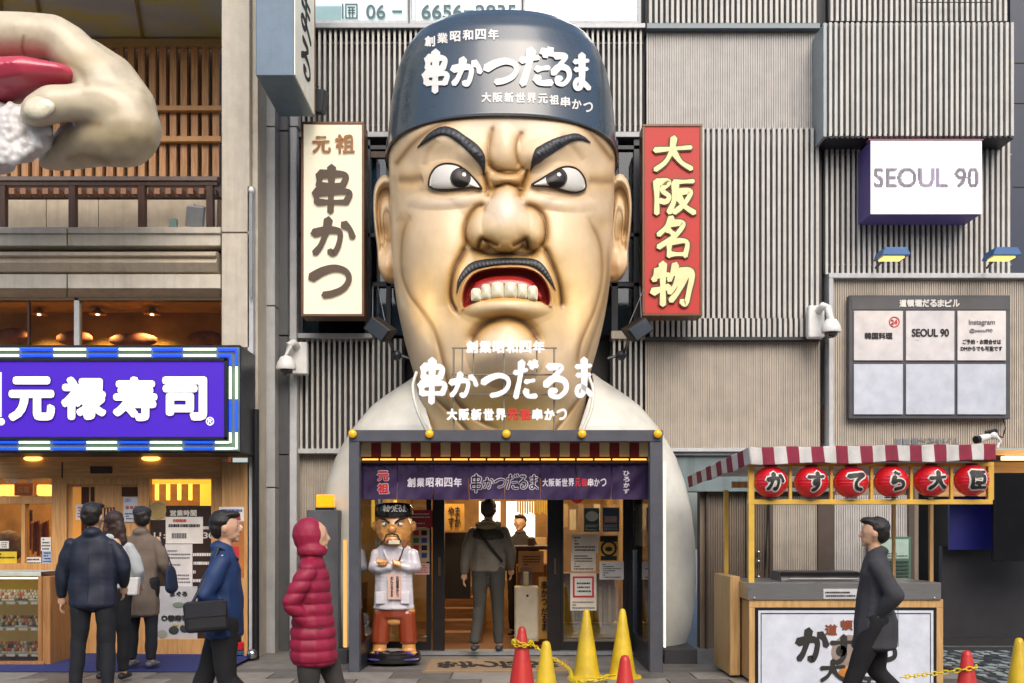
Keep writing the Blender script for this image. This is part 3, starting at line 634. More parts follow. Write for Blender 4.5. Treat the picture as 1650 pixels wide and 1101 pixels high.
# ================================================================ GROUND
g = MB(); g.box(-60, 60, -40, 60, -.3, 0); struct(g.build('ground', mat('street_paving', '6f6c68', .6, var=.3, scale=5, bump=.25, bscale=90, dirt=.35)))
pv = struct(MB().box(-14, 14, -1.9, .25, .0, .012).build('pavement', mat('pavement_base', '5d5b58', .7, dirt=.3)))
WP[pv] = pv.location.copy(); stone = [mat('paving_stone', '827e77', .55, var=.2, scale=8, dirt=.3, bump=.2, bscale=120), mat('paving_stone_dark', '63605c', .5, var=.35, scale=8, dirt=.3, bump=.2, bscale=120)]
base_st = {}
for ix in range(-9, 12):
    for iy in range(4):
        k = (ix * 7 + iy * 3) % 2
        if k not in base_st:
            o = MB().box(-.292, .292, -.222, .222, 0, .012).build('paving_stone', stone[k], pv, bev=.003); base_st[k] = o
        else:
            o = base_st[k].copy(); COL.objects.link(o)
        o.parent = pv; o.location = Vector((ix * .6 + (iy % 2) * .3, -1.67 + iy * .45, .02)) - WP[pv]
# terrazzo crazy paving on the right
tz = MB(); rr = random.Random(3)
cols = [mat('terrazzo_dark', '3b4347', .4, dirt=.2), mat('terrazzo_pale', '9aa6a4', .4, dirt=.2), mat('terrazzo_mid', '6e7577', .4, dirt=.2)]
for i in range(26):
    for j in range(14):
        x = X(1515, .6) + i * .12 + rr.uniform(-.03, .03); y = -1.0 + j * .2 + rr.uniform(-.04, .04); n = rr.choice((4, 5)); a0 = rr.uniform(0, 6)
        pts = [(x + rr.uniform(.045, .07) * math.cos(a0 + k * 6.283 / n), y + rr.uniform(.07, .11) * math.sin(a0 + k * 6.283 / n), .033) for k in range(n)]
        tz.prism(pts, (0, 0, .006), rr.choice((0, 1, 1, 2)))
tzb = struct(MB().box(X(1512, .6) - .1, 6.5, -1.3, 2.1, .0265, .035).build('terrazzo_floor', mat('terrazzo_base', '2c3236', .4))); WP[tzb] = tzb.location.copy()
setp(tz.build('stone_chip', cols, tzb), kind='stuff')

# ================================================================ MAIN FACADE (slatted building)
YW = 2.2
fac = thing('slatted_building', 'wide dark building front clad in pale vertical metal slats, behind the chef bust', 'building', (0, YW + 2, 0))
MB().box(X(468, YW + .45), X(1640, YW + .45) + .1, YW + .42, YW + 3.9, 3.2, 9.0).build('wall', dark_back, fac)
pb('wall', (468, 560, 600, 1101), YW + .3, .25, beige_panel, fac)
SM = {}
def slats(px0, px1, py0, py1, Y, per, w, depth=.05, m=white_slat, parent=None, back=None):
    parent = parent or fac; hgt = Z(py0, Y) - Z(py1, Y); wid = w / sc(Y); key = (round(hgt, 3), round(wid, 4), m.name, depth)
    n = int((px1 - px0) / per + .5)
    for i in range(n):
        px = px0 + (i + .5) * (px1 - px0) / n
        if key not in SM:
            o = MB().box(-wid / 2, wid / 2, 0, depth, -hgt / 2, hgt / 2).build('slat', m, parent); SM[key] = o; 
        else: o = SM[key].copy(); COL.objects.link(o)
        px += random.uniform(-.2, .2); o.parent = parent; o.location = Vector((X(px, Y), Y + depth / 2 + random.uniform(-.004, .004), (Z(py0, Y) + Z(py1, Y)) / 2)) - WP[parent]
    if back: pb('backing_panel', (px0 - 2, py0, px1 + 2, py1), Y + depth + .12, .03, back, parent)
def ribbed(px0, px1, py0, py1, Y, m, parent, per=3.7, depth=.018, name='ribbed_sheet'):
    n = int((px1 - px0) / per); x0, x1 = X(px0, Y), X(px1, Y); z0, z1 = Z(py1, Y), Z(py0, Y); vs = []; w = (x1 - x0) / n
    for i in range(n):
        for f, d in ((0, 0), (.55, 0), (.65, depth), (.9, depth)): vs.append((x0 + (i + f) * w, Y + d))
    vs.append((x1, Y)); k = len(vs); V = [(x, y, z0) for x, y in vs] + [(x, y, z1) for x, y in vs]
    o = MB().add(V, [(i, i + 1, k + i + 1, k + i) for i in range(k - 1)]).add([(x0, Y + .03, z0), (x1, Y + .03, z0), (x1, Y + .03, z1), (x0, Y + .03, z1)], [(0, 1, 2, 3)]).build(name, m, parent)
    return o
# top window band
for a, b, c in ((497, 655, 0), (663, 838, 1), (846, 1028, 2)):
    f = pb('window', (a - 4, -60, b + 4, 39), YW + .12, .05, mat('curtain_pale', 'c3d6d8', .8, var=.08, scale=3, emit=.3, ecol='d6eaee'), fac)  # curtain given a glow of its own to brighten the window band
    fr = MB()
    for r in ((a - 5, -60, a, 39), (b, -60, b + 5, 39), (a, 33, b, 39)): fr.pbox(*r, YW + .02, .08)
    fr.build('frame', light_metal, f); pb('pane', (a, -60, b, 33), YW + .06, .012, glass_m, f)
tg = mat('window_lettering_teal', '4c6068', .6)
text('phone_number', '06 −', tg, fac, (590, 8, 648, 31), YW + .045, bold=.03); text('phone_number', '6656−2935', tg, fac, (679, 8, 832, 31), YW + .045, bold=.03)
ic = MB()
for r in ((551, 6, 553, 30), (556, 6, 576, 8), (556, 28, 576, 30), (574, 8, 576, 28), (556, 8, 558, 28), (560, 11, 572, 13), (560, 16, 572, 17.5), (560, 20, 572, 21.5), (562, 13, 564, 28), (567, 13, 569, 28)): ic.pbox(*r, YW + .04, .006)
ic.build('telephone_symbol', tg, fac)
for a, b in ((668, 10), (724, 3), (781, 6), (905, 8), (960, 4)):
    pb('curtain_fold', (a, -40, a + 2, 33), YW + .1, .01, mat('curtain_fold_grey', 'a9bdc0', .8), fac)
pb('sill', (470, 37, 1040, 45), YW - .05, .3, grey_metal, fac, .005)
slats(476, 1037, 45, 212, YW, 8.6, 3.5, back=dark_back)
pb('rail', (476, 68, 1037, 71), YW + .055, .02, dark_metal, fac); pb('rail', (476, 200, 1037, 203), YW + .055, .02, dark_metal, fac)
pb('sill', (470, 212, 1040, 221), YW - .04, .3, grey_metal, fac, .005)
# big dark window behind the head
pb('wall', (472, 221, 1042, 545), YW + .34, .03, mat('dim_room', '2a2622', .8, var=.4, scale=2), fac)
for r in ((478, 221, 488, 540), (588, 221, 597, 540), (622, 221, 630, 540), (985, 221, 996, 540), (1021, 221, 1040, 540), (478, 234, 1040, 241), (478, 375, 1040, 382), (600, 455, 1040, 462)):
    pb('window_frame', r, YW + .0, .1, dark_metal, fac, .004)
pb('window_lintel', (560, 244, 640, 254), YW + .02, .1, w_dark, fac)
for r, c in (((489, 242, 587, 374), 0), ((598, 255, 622, 374), 1), ((997, 242, 1020, 374), 0), ((489, 383, 621, 454), 0), ((489, 463, 587, 540), 1), ((598, 463, 650, 540), 0), ((970, 383, 1020, 454), 0), ((970, 463, 1020, 540), 0)):
    pb('pane', r, YW + .05, .01, glass('window_pane_blue', (.6, .68, .74), .02), fac)
pb('curtain', (598, 262, 640, 373), YW + .2, .02, mat('curtain_blue_grey', '7c93a3', .8, var=.2), fac)
pb('curtain', (598, 464, 650, 540), YW + .2, .02, mat('curtain_blue_grey', '7c93a3', .8, var=.2), fac)
pb('sill', (465, 537, 600, 545), YW - .1, .3, light_metal, fac, .005)
slats(472, 650, 546, 724, YW, 8.7, 3.6, back=dark_back)
slats(985, 1038, 546, 690, YW, 8.7, 3.6, back=dark_back)
pb('sill', (985, 533, 1040, 546), YW - .05, .2, cream, fac, .005)
pb('sill', (468, 723, 560, 731), YW - .05, .2, light_metal, fac, .005)
ribbed(480, 540, 733, 1101, YW + .1, rib_warm, fac, 3.6)
pb('corner_post', (462, 205, 478, 1101), YW - .15, .2, light_metal, fac, .006)
# right-hand cladding
pb('backing_panel', (1040, -60, 1330, 40), YW + .2, .05, dark_back, fac)
slats(1044, 1318, -60, 37, YW, 8.7, 4.6)
pb('trim', (1042, 37, 1322, 46), YW - .1, .3, mat('trim_blue_grey', '5f6970', .4, metal=.3), fac, .005)
ribbed(1042, 1318, 46, 208, YW, rib_cool, fac)
slats(1040, 1322, 206, 513, YW - .12, 8.7, 4.7, back=mat('slat_gap_grey', '4c4c4c', .6))
slats(1046, 1322, 513, 543, YW - .12, 8.7, 4.7, back=dark_back)
pb('trim', (1040, 543, 1325, 548), YW - .12, .3, dark_metal, fac)
ribbed(1040, 1322, 548, 722, YW, rib_warm, fac)
pb('sill', (1080, 722, 1345, 728), YW - .25, .4, light_metal, fac, .004); pb('sill', (1080, 728, 1345, 734), YW - .2, .4, grey_metal, fac, .003); pb('lintel', (1060, 734, 1345, 792), YW - .15, .4, mat('lintel_teal_grey', '6d7d80', .5, streak=.3), fac)
pb('joint_wall', (1318, -60, 1342, 722), YW + .25, .1, mat('joint_dark', '33363a', .6), fac)
for px in (1325, 1331): MB().tube([P(px, 60, YW + .1), P(px, 205, YW + .1)], .012).build('pipe', grey_metal, fac, smooth=True)
MB().tube([P(1323, 140, YW + .12), P(1334, 118, YW + .12)], .014).build('pipe', dark_metal, fac)
MB().tube([P(1330, 548, YW + .1), P(1330, 650, YW + .1), P(1326, 660, YW + .1), P(1326, 715, YW + .1)], .016).build('pipe', mat('rusty_pipe', '5a3a28', .7), fac, smooth=True)
pb('corner_post', (1333, 440, 1342, 722), YW - .02, .3, light_metal, fac, .004)
# protruding slatted box at the top right
YB = 1.75; rj = random.Random(11)
slats(1336, 1625, -60, 34, YW - .02, 8.7, 4.3, back=dark_back)
for x0, x1, y in ((1478, 1598, 4),): MB().tube([P(x0, 0, YW - .1), P(x0, y, YW - .1), P(x1, y, YW - .1), P(x1, 0, YW - .1)], .006).build('cable', black_pl, fac)
pb('box_backing', (1331, 38, 1634, 216), YB + .06, .42, mat('slat_gap_bluegrey', '565d5f', .5), fac)
slats(1334, 1636, 36, 219, YB, 8.8, 4.4)
pb('box_end', (1327, 37, 1332, 220), YB, .46, mat('box_end_grey', '8f9a9c', .4), fac)
pb('trim', (1328, 219, 1634, 223), YB + .06, .42, dark_metal, fac)
slats(1328, 1630, 218, 442, YW - .02, 8.7, 4.2, back=dark_back)
for y in (248, 425): pb('rail', (1330, y, 1630, y + 2), YW + .04, .02, grey_metal, fac)
# framed ribbed panel with the tenant board
pb('panel_frame', (1336, 440, 1700, 448), YW - .14, .2, light_metal, fac, .004); pb('panel_frame', (1336, 448, 1343, 722), YW - .14, .2, light_metal, fac, .004)
ribbed(1343, 1700, 448, 722, YW - .06, rib_warm, fac, 3.6)
for i, ch in enumerate('道頓堀だるまビル'): text('wall_lettering', ch, grey_metal, fac, (1441 + i * 13.2, 706, 1453 + i * 13.2, 718), YW - .065, t=.01, bold=.02)
# ground floor right: doors, ribbed walls behind the cart
pb('wall', (1128, 780, 1480, 1101), YW + .05, .2, mat('brown_panel', '7d6f60', .5, streak=.25), fac)
for r in ((1142, 790, 1202, 1070), (1206, 798, 1240, 1070)): ribbed(r[0], r[2], r[1], r[3], YW + .0, mat('ribbed_door_brown', '6e6255', .5, streak=.2), fac, 3.6)
ribbed(1246, 1318, 800, 1070, YW, rib_warm, fac, 3.6)
ribbed(1345, 1470, 798, 1070, YW, rib_cool, fac, 3.6)
for r in ((1138, 786, 1142, 1075), (1202, 790, 1206, 1075), (1240, 790, 1246, 1075), (1318, 786, 1345, 1075), (1138, 786, 1350, 792), (1464, 770, 1474, 1075)): pb('door_frame', r, YW - .03, .06, mat('door_frame_bronze', '4a4038', .45), fac, .003)
MB().tube([P(1238, 812, YW - .06), P(1232, 930, YW - .06)], .01, 8).build('door_handle', black_pl, fac)
for z_ in (890, 905, 930): MB().sphere(P(1222, z_, YW - .05), .025, 12).build('door_knob', mat('chrome', 'c8c8c8', .15, metal=1), fac, smooth=True)
# lit notice board behind (green case)
nb = pb('notice_case', (1400, 865, 1468, 940), YW - .1, .08, mat('green_case', '4c6a5c', .4), fac, .004)
pb('notice_paper', (1404, 869, 1464, 900), YW - .104, .004, mat('paper_green', '9db3a6', .7), fac); lines_print(fac, (1405, 871, 1463, 898), YW - .105, 7, ink, 5)
for i in range(6): pb('notice_slat', (1404, 904 + i * 6, 1464, 907 + i * 6), YW - .115, .01, mat('case_dark', '23352d', .5), fac)
# shopfront recess at the far right
pb('dark_recess', (1475, 740, 1720, 1101), YW + 1.6, .1, mat('recess_black', '17171a', .5), fac)
pb('wood_fascia', (1500, 745, 1720, 800), YW - .1, .08, w_lightx, fac)
pb('lit_strip', (1619, 735, 1720, 741), YW - .35, .1, lamp('warm_strip', 'ffe2a0', 1.6), fac)
MB().box(X(1475, YW), 6.4, YW - .3, YW + 1.6, Z(736, YW), Z(728, YW)).build('soffit', w_lightx, fac)
pb('black_fascia', (1602, 762, 1720, 905), YW - .2, .09, mat('black_gloss', '0e0e10', .2, coat=.5), fac, .01)
pb('dark_wall', (1518, 880, 1720, 1030), YW + .5, .1, mat('dark_tile', '2b2a2e', .35), fac)
pb('plinth', (1518, 1028, 1720, 1050), YW + .3, .2, mat('plinth_dark', '1c1d1f', .5), fac)
scn = pb('blue_screen', (1530, 785, 1612, 886), YW + .3, .05, lamp('screen_blue', '15165a', .1), fac)
# navy building at the right edge
nv = thing('navy_building', 'dark navy building edge at the far right of the photo, beyond the slats', 'building', (6.6, 3, 0))
MB().box(X(1634, YW) , 9, YW + .1, 5, Z(440, YW), 9.5).build('wall', mat('navy_wall', '1f2a40', .4, streak=.2), nv)
for y in (100, 165, 300): pb('panel_joint', (1634, y, 1700, y + 1.5), YW + .09, .02, black_pl, nv)

# ================================================================ GREY PARTY WALL between the two shops
gp = thing('narrow_grey_building', 'narrow grey panelled wall strip squeezed between the sushi shop and the slats', 'building', (X(442, 1.9), 2.4, 0))
for i, (y0, y1) in enumerate(((-60, 203), (205, 492), (494, 785), (787, 1101))): pb('wall_panel', (414, y0, 443, y1), 1.75, .4, mat('grey_concrete_panel', '9fa1a1', .6, streak=.25), gp, .004)
for i, (y0, y1) in enumerate(((-60, 210), (212, 540), (542, 732), (734, 1101))): pb('dark_panel', (443, y0, 464, y1), 1.95, .4, mat('charcoal_panel', '4a4b4d', .45, streak=.2), gp, .004)
pb('wall_panel', (462, -60, 480, 203), 2.05, .3, light_metal, gp, .004)
MB().tube([P(421, 300, 1.7), P(423, 420, 1.7), P(419, 520, 1.7), P(413, 640, 1.7), P(408, 700, 1.6)], .012, 8).build('cable', black_pl, gp, smooth=True)

# ================================================================ SUSHI SHOP (left building)
YL = 1.2
sb = thing('sushi_shop_building', 'beige panelled sushi shop building with wooden slats above its purple sign, at left', 'building', (-5, 2.6, 0))
for y0, y1 in ((-60, 374), (376, 560), (745, 1070)):
    MB().box(X(357, YL), X(402, YL), YL, YL + 1.2, Z(y1, YL), Z(y0, YL)).build('pillar_panel', cream if y0 < 700 else w_light, sb, .006)
MB().box(X(402, YL) + .004, X(404, YL) + .05, YL + .12, YL + 1.1, 0, 9).build('pillar_side', cream, sb)
MB().box(X(399, YL), X(408, YL) , YL - .0, YL + .1, Z(1101, YL), Z(300, YL)).build('edge_strip', light_metal, sb)
MB().tube([P(405, 310, YL - .05), P(405, 480, YL - .05)], .018, 8).build('conduit', grey_metal, sb, smooth=True); MB().sphere(P(405, 307, YL - .05), .035, 12).build('conduit_cap', white_pl, sb, smooth=True)
MB().tube([P(412, 660, YL - .05), P(412, 1070, YL - .05)], .04, 10).build('drain_pipe', black_pl, sb, smooth=True)
# painted soffit
mural = bpy.data.materials.new('painted_soffit'); mural.use_nodes = True; N_ = mural.node_tree.nodes; L_ = mural.node_tree.links
n_ = N_.new('ShaderNodeTexNoise'); n_.inputs['Scale'].default_value = 1.1; n_.inputs['Detail'].default_value = 3; g_ = N_.new('ShaderNodeNewGeometry'); L_.new(g_.outputs['Position'], n_.inputs['Vector'])
cr = N_.new('ShaderNodeValToRGB'); cr.color_ramp.elements[0].color = (*lin('a9abb2'), 1); cr.color_ramp.elements[0].position = .35; cr.color_ramp.elements[1].color = (*lin('b8a5a0'), 1); cr.color_ramp.elements[1].position = .8
for p, c in ((.46, 'b5b7b0'), (.55, 'c2b970'), (.63, 'acafb2'), (.7, 'b98d90')): e = cr.color_ramp.elements.new(p); e.color = (*lin(c), 1)
L_.new(n_.outputs['Color'], cr.inputs[0]); L_.new(cr.outputs[0], N_['Principled BSDF'].inputs['Base Color']); N_['Principled BSDF'].inputs['Roughness'].default_value = .45
zs_ = Z(62, 3.2)
MB().box(-8, X(357, YL), YL, 3.3, zs_, zs_ + .2).build('soffit', mural, sb)
for px in (0, 60, 220): MB().obox(((X(px, YL) + X(px, 3.2)) / 2, 2.2, zs_ - .015), ((X(px + 14, 3.2) - X(px, YL)) / 2, 1.1, 0), (.02, 0, 0), (0, 0, .015)).build('soffit_joint', mat('brass_joint', '8a7442', .4), sb)
pb('soffit_beam', (-60, 62, 357, 74), 3.15, .1, mat('beam_ochre', 'b3905c', .6), sb)
# recessed balcony with wooden slats
pb('balcony_back', (-80, 60, 360, 372), 3.5, .1, mat('brown_shade_wall', '6d5642', .8), sb)
slats(-20, 356, 74, 285, 3.2, 17.4, 10.5, depth=.07, m=w_mid, parent=sb)
pb('cross_rail', (150, 170, 356, 178), 3.1, .08, mat('rail_wood', 'c8945c', .5), sb, .004); pb('cross_rail', (150, 219, 356, 228), 3.1, .08, mat('rail_wood', 'c8945c', .5), sb, .004)
YR = 1.9
pb('balcony_rail', (-60, 284, 350, 291), YR, .12, mat('rail_top', '6b5f58', .4, metal=.3), sb, .004); pb('balcony_rail', (-60, 291, 350, 299), YR + .02, .08, w_dark, sb, .004)
for px in (3, 116, 228, 338): pb('balcony_post', (px - 6, 299, px + 5, 366), YR, .09, w_dark, sb, .004)
for a in range(-40, 350, 18): pb('rafter_end', (a, 303, a + 9, 313), 2.6, .15, mat('rafter_wood', '8a6248', .6), sb, .003)
pb('rafter_beam', (-60, 299, 357, 318), 2.78, .1, w_dark, sb)
for a, b in ((-60, 74), (75, 158), (159, 236), (237, 350)): pb('balcony_panel', (a, 322, b, 368), 2.4, .06, beige_panel, sb, .004)
pb('balcony_floor', (-60, 366, 357, 376), YL + .2, 2.2, cream, sb)
MB().obox(P(315, 349, 1.5), (.1, 0, -.01), (0, .05, .02), (.02, -.03, .11)).build('floodlight', grey_metal, sb, .006); pb('bracket', (311, 328, 314, 338), 1.5, .03, grey_metal, sb)
pb('junction_box', (272, 352, 284, 366), 1.5, .06, mat('teal_box', '6f8a84', .5), sb, .004)
# ledges
for a, b in ((-60, 107), (109, 355)):
    pb('fascia_panel', (a, 367, b, 376), YL - .03, .3, cream, sb, .005); pb('fascia_panel', (a, 377, b, 396), YL, .3, cream, sb, .005)
    pb('fascia_panel', (a, 442, b, 465), YL, .3, cream, sb, .005); MB().add([P(a, 466, YL), P(b, 466, YL), P(b, 479, YL + .12), P(a, 479, YL + .12)], [(0, 1, 2, 3)]).build('fascia_lip', beige_panel, sb)
pb('shadow_gap', (-60, 396, 357, 442), YL + .25, .1, dark_metal, sb)
prof = [(YL + .2, 404), (YL + .02, 405), (YL - .06, 409), (YL - .06, 414), (YL + .0, 416), (YL - .05, 425), (YL + .02, 437), (YL + .2, 440)]
MB().add([(X(px, YL), y, Z(p, YL)) for px in (-60, 350) for y, p in prof], [(i, i + 1, i + 9, i + 8) for i in range(7)] + [tuple(range(8)), tuple(range(15, 7, -1))]).build('cornice', beige_panel, sb, smooth=True)
# upper window with lamps behind
wf = pb('window_frame', (-60, 478, 357, 484), YL + .12, .1, mat('frame_brown', '5a4426', .5), sb)
pb('mullion', (119, 480, 127, 560), YL + .12, .1, light_metal, sb, .004); pb('mullion', (44, 480, 47, 560), YL + .15, .05, w_dark, sb)
pb('pane', (-60, 484, 118, 560), YL + .16, .012, glass('warm_pane', (.9, .82, .7), .0), sb); pb('pane', (128, 484, 356, 560), YL + .16, .012, glass('warm_pane', (.9, .82, .7), .0), sb)
MB().box(X(-80, 3), X(356, 2.2), 2.2, 2.3, Z(570, 2.2), Z(470, 2.2)).build('room_wall', mat('warm_room_wall', 'a07f45', .7, var=.4, scale=1.5), sb)
MB().box(X(-80, 3), X(356, YL), YL + .3, 2.3, Z(475, YL), Z(472, YL)).build('room_ceiling', mat('warm_room_wall', 'a07f45', .7), sb)
for px in (63, 157, 245):
    c = P(px, 503, 1.9); lm = MB().lathe([(.012, .05), (.03, .03), (.1, -.03)], c, 20).build('pendant_lamp', mat('lamp_brass', 'b0852e', .4), sb, smooth=True)
    MB().sphere((c[0], c[1], c[2] - .01), .03, 12).build('bulb', lamp('bulb_warm', 'ffd080', 25), lm, smooth=True)
    l = bpy.data.lights.new('lamp_light', 'SPOT'); l.energy = 60; l.color = (1, .72, .28); l.spot_size = R(110); l.spot_blend = .6; l.shadow_soft_size = .04
    lo = bpy.data.objects.new('lamp_light', l); COL.objects.link(lo); lo.parent = lm; lo.location = Vector((c[0], c[1], c[2] - .07)) - WP[lm]
for i, (px, py, w) in enumerate(((120, 545, 30), (20, 540, 26), (215, 548, 40), (330, 545, 30))): MB().sphere(P(px, py, 2.0), (w / sc(2), .06, .09), 14).build('decoration', mat('dried_leaves', '6b3f3a', .7, var=.5, scale=12), sb, smooth=True)

# ---- purple illuminated sign
ps = thing('purple_sushi_sign', 'purple lightbox sign with white lettering and blue and white neon border at left', 'sign', P(180, 730, .5))
YS = .55
MB().box(X(-60, YS), X(388, YS), YS, YL - .01, Z(730, YS), Z(556, YS)).build('case', mat('sign_case_black', '222630', .35, metal=.3), ps, .01)
pur = mat('sign_purple', '2f0890', .5, emit=.3, ecol='4c04cc', var=.05, scale=2)
pb('light_panel', (-60, 582, 361, 704), YS - .03, .03, pur, ps)
sg = mat('neon_backing', '5b6f62', .6, var=.1)
for r in ((-60, 560, 386, 577), (-60, 709, 386, 727), (367, 577, 386, 709)): pb('neon_tray', r, YS - .006, .006, sg, ps)
for r in ((-60, 577, 366, 582), (-60, 704, 366, 709), (361, 577, 367, 709)): pb('inner_frame', r, YS - .05, .06, mat('sign_case_black', '222630'), ps, .003)
nw, nbl = lamp('neon_white', 'f2ffe4', .9), lamp('neon_blue', '0838ff', 1.5)
def neon(pts, m): MB().tube([P(x, y, YS - .035) for x, y in pts], .0125, 8).build('neon_tube', m, ps, smooth=True)
segs = [(-50, 30, 0), (33, 84, 1), (87, 138, 0), (141, 189, 1), (192, 243, 0), (246, 293, 1), (296, 348, 0)]
for a, b, c in segs:
    for y in (563, 573): neon([(a, y), (b, y)], nbl if c else nw)
for a, b, c in [(-50, -20, 0), (-17, 28, 1), (31, 80, 0), (83, 137, 1), (140, 188, 0), (191, 239, 1), (242, 293, 0), (296, 344, 1), (347, 366, 0)]:
    for y in (713, 723): neon([(a, y), (b, y)], nbl if c else nw)
neon([(351, 563), (381, 563), (381, 588)], nbl); neon([(351, 573), (371, 573), (371, 588)], nbl)
for x in (371, 381):
    neon([(x, 591), (x, 643)], nw); neon([(x, 646), (x, 694)], nbl)
neon([(381, 697), (381, 723), (366, 723)], nw); neon([(371, 697), (371, 713), (366, 713)], nw)
wl = mat('sign_letter_white', 'e8e8ea', .5, emit=.25, ecol='ffffff'); edge_m = mat('letter_edge_dark', '1d0b55', .5)
for ch, r in zip('元禄寿司', ((14, 607, 89, 679), (99, 607, 172, 677), (182, 607, 254, 679), (262, 607, 334, 678))):
    text('sign_letter_edge', ch, edge_m, ps, (r[0] - 1.5, r[1] - 1.5, r[2] + 1.5, r[3] + 1.5), YS - .032, t=.008, fat=5.2); text('sign_letter', ch, wl, ps, r, YS - .045, t=.01, fat=3.6)
pb('sign_letter', (-12, 600, 2, 672), YS - .045, .01, wl, ps); MB().sphere(P(2, 680, YS - .035), (.04, .008, .04), 12).build('sign_letter', wl, ps)
text('registered_mark', '®', wl, ps, (332, 672, 345, 686), YS - .035, bold=.02)
for px in (137, 317, -30): MB().lathe([(.0, 0), (.045, 0), (.045, .03)], P(px, 731, .8) , 16).build('downlight', lamp('downlight_warm', 'ffd890', 6), ps)

# building across the street (seen only as reflections)
ob = thing('opposite_building', 'dim building row across the street, behind the camera, mirrored in the glossy cap', 'building', (0, -24, 0))
MB().box(-30, 30, -25, -22, 0, 9.5).build('wall', mat('opposite_wall', '8f8a82', .7, var=.3, scale=.6), ob)
for i in range(14): MB().box(-28 + i * 4.1, -25.6 + i * 4.1, -22.05, -21.98, 4.6, 6.4).build('window', mat('opposite_window', '39485a', .1, coat=1), ob)
for i in range(9): MB().box(-27 + i * 6.2, -23 + i * 6.2, -22.4, -21.95, 2.9, 3.7).build('shop_sign', mat('opposite_sign_%d' % (i % 3), ('a8452f', 'b8b2a0', '2f5a8a')[i % 3], .5), ob)
# ================================================================ ENTRANCE PORCH
en = thing('entrance_porch', 'grey framed restaurant entrance porch with yellow ball lamps under the chef bust', 'porch', (X(815, 0), .8, 0))
gm = mat('porch_grey_paint', '4f5159', .45, metal=.2, dirt=.15)
PX0, PX1 = 562, 1068
for a, b in ((PX0, 579), (1047, PX1)): MB().box(X(a, 0), X(b, 0), 0, .14, 0, Z(712, 0)).build('post', gm, en, .006)
MB().box(X(PX0, 0), X(PX1, 0), 0, .14, Z(712, 0) + .001, Z(693, 0)).build('beam', gm, en, .006)
for sx in (X(PX0, 0), X(PX1, 0) - .1): MB().box(sx, sx + .1, .141, 1.55, Z(712, 0), Z(693, 0) - .01).build('side_beam', gm, en, .006)
MB().box(X(PX0, 0) + .02, X(PX1, 0) - .02, .14, 1.6, Z(697, 0), Z(694, 0)).build('roof', dark_metal, en)
DY = 1.55     # plane of the sliding doors
for sx, w in ((X(579, 0) - .03, .03), (X(1047, 0) , .03)): MB().box(sx, sx + w, .15, DY, .0, .28).build('side_panel', dark_metal, en)
MB().box(X(1047, 0) + .005, X(1047, 0) + .015, .15, DY, .28, Z(742, 0)).build('side_pane', glass_m, en)
MB().box(X(579, 0) - .015, X(579, 0) - .005, .15, DY, .28, Z(742, 0)).build('side_pane', glass_m, en)
ylamp = mat('ball_lamp_yellow', 'd9a516', .25, emit=.25, ecol='e0a818', coat=.5)
for px in (568, 692, 816, 938, 1060): MB().sphere(P(px, 699, -.03), .043, 16).build('ball_lamp', ylamp, en, smooth=True)
MB().tube([P(562, 700, .02), P(1068, 700, .02)], .006).build('lamp_cable', black_pl, en)
# warm light edge strips on both posts
wst = lamp('post_strip_warm', 'ffa860', .35)
MB().box(X(553, .15), X(559, .15), .16, .18, .25, Z(870, .15)).build('light_strip', wst, en)
MB().box(X(1070, .15), X(1073, .15), .16, .18, .25, Z(745, .15)).build('light_strip', lamp('post_strip_pale', 'f4ffd8', .7), en)
# striped valance
YV = .32; sm = [mat('valance_maroon', '7a2428', .8, bump=.2), mat('valance_cream', 'cbb892', .8, bump=.2)]
xs_ = np.linspace(582, 1046, 30); 
for i in range(29):
    v = MB().pbox(xs_[i] + .0, 706, xs_[i + 1] - .0, 736, YV + .004 * (i % 2), .01); v.build('valance_stripe', sm[1] if i % 2 == 0 else sm[0], en)
MB().box(X(580, YV), X(1050, YV), YV + .03, YV + .05, Z(742, YV), Z(704, YV)).build('valance_board', w_dark, en)
yt = lamp('tube_light_yellow', 'ffc050', 1.0)
for i in range(16):
    a = 584 + i * 28.8; MB().tube([P(a, 740.5, YV - .03), P(a + 25.5, 740.5, YV - .03)], .009, 8).build('tube_light', yt, en, smooth=True)
MB().tube([P(580, 745, YV), P(1050, 745, YV)], .015, 8).build('curtain_rod', w_dark, en)
# noren
nr = thing('noren_curtain', 'purple noren shop curtain with white and red lettering hanging in the porch', 'curtain', P(815, 805, .36))
YN = .36; nm_ = mat('noren_purple', '33204a', .75, var=.3, scale=7, bump=.4, bscale=220)
def nwave(px, py): 
    k = np.clip((py - 742) / 30, 0, 1) ; return .022 * k * np.sin(px * .085 + 1.2 * np.sin(py * .05)) + .010 * np.sin(px * .21 + py * .12) * k + .012 * np.sin(py * .13 + px * .03) + .01 * np.exp(-((py - 752) / 6) ** 2) * np.sin(px * .35)
def NMp(px, py, lift):
    px = np.asarray(px, float); py = np.asarray(py, float); y = YN + nwave(px, py) - lift; s = sc(YN); return np.stack([(px - VX) / s, y, EYE + (VY - py) / s], -1)
pw = np.linspace(583, 1043, 9)
for i in range(8):
    U, Vv = np.meshgrid(np.linspace(pw[i] + .5, pw[i + 1] - .5, 34), np.linspace(743, 804.5 + (i % 3) * .6, 30)); 
    v = NMp(U.ravel(), Vv.ravel(), np.zeros(U.size)); v[:, 0] += (.004 * np.sin(Vv.ravel() * .1 + i))
    o = np_mesh('cloth_panel', v, gridf(34, 30), nm_, nr)
nwt = mat('noren_print_white', 'd2ccd6', .8); nrd = mat('noren_print_red', 'c23038', .8); ndk = mat('noren_print_dark', '22142e', .8)
def npr(ch, r, m, fat=.5): text('printed_letter', ch, m, nr, r, t=.001, fat=fat, mp=lambda a, b, l: NMp(a, b, l + .004))
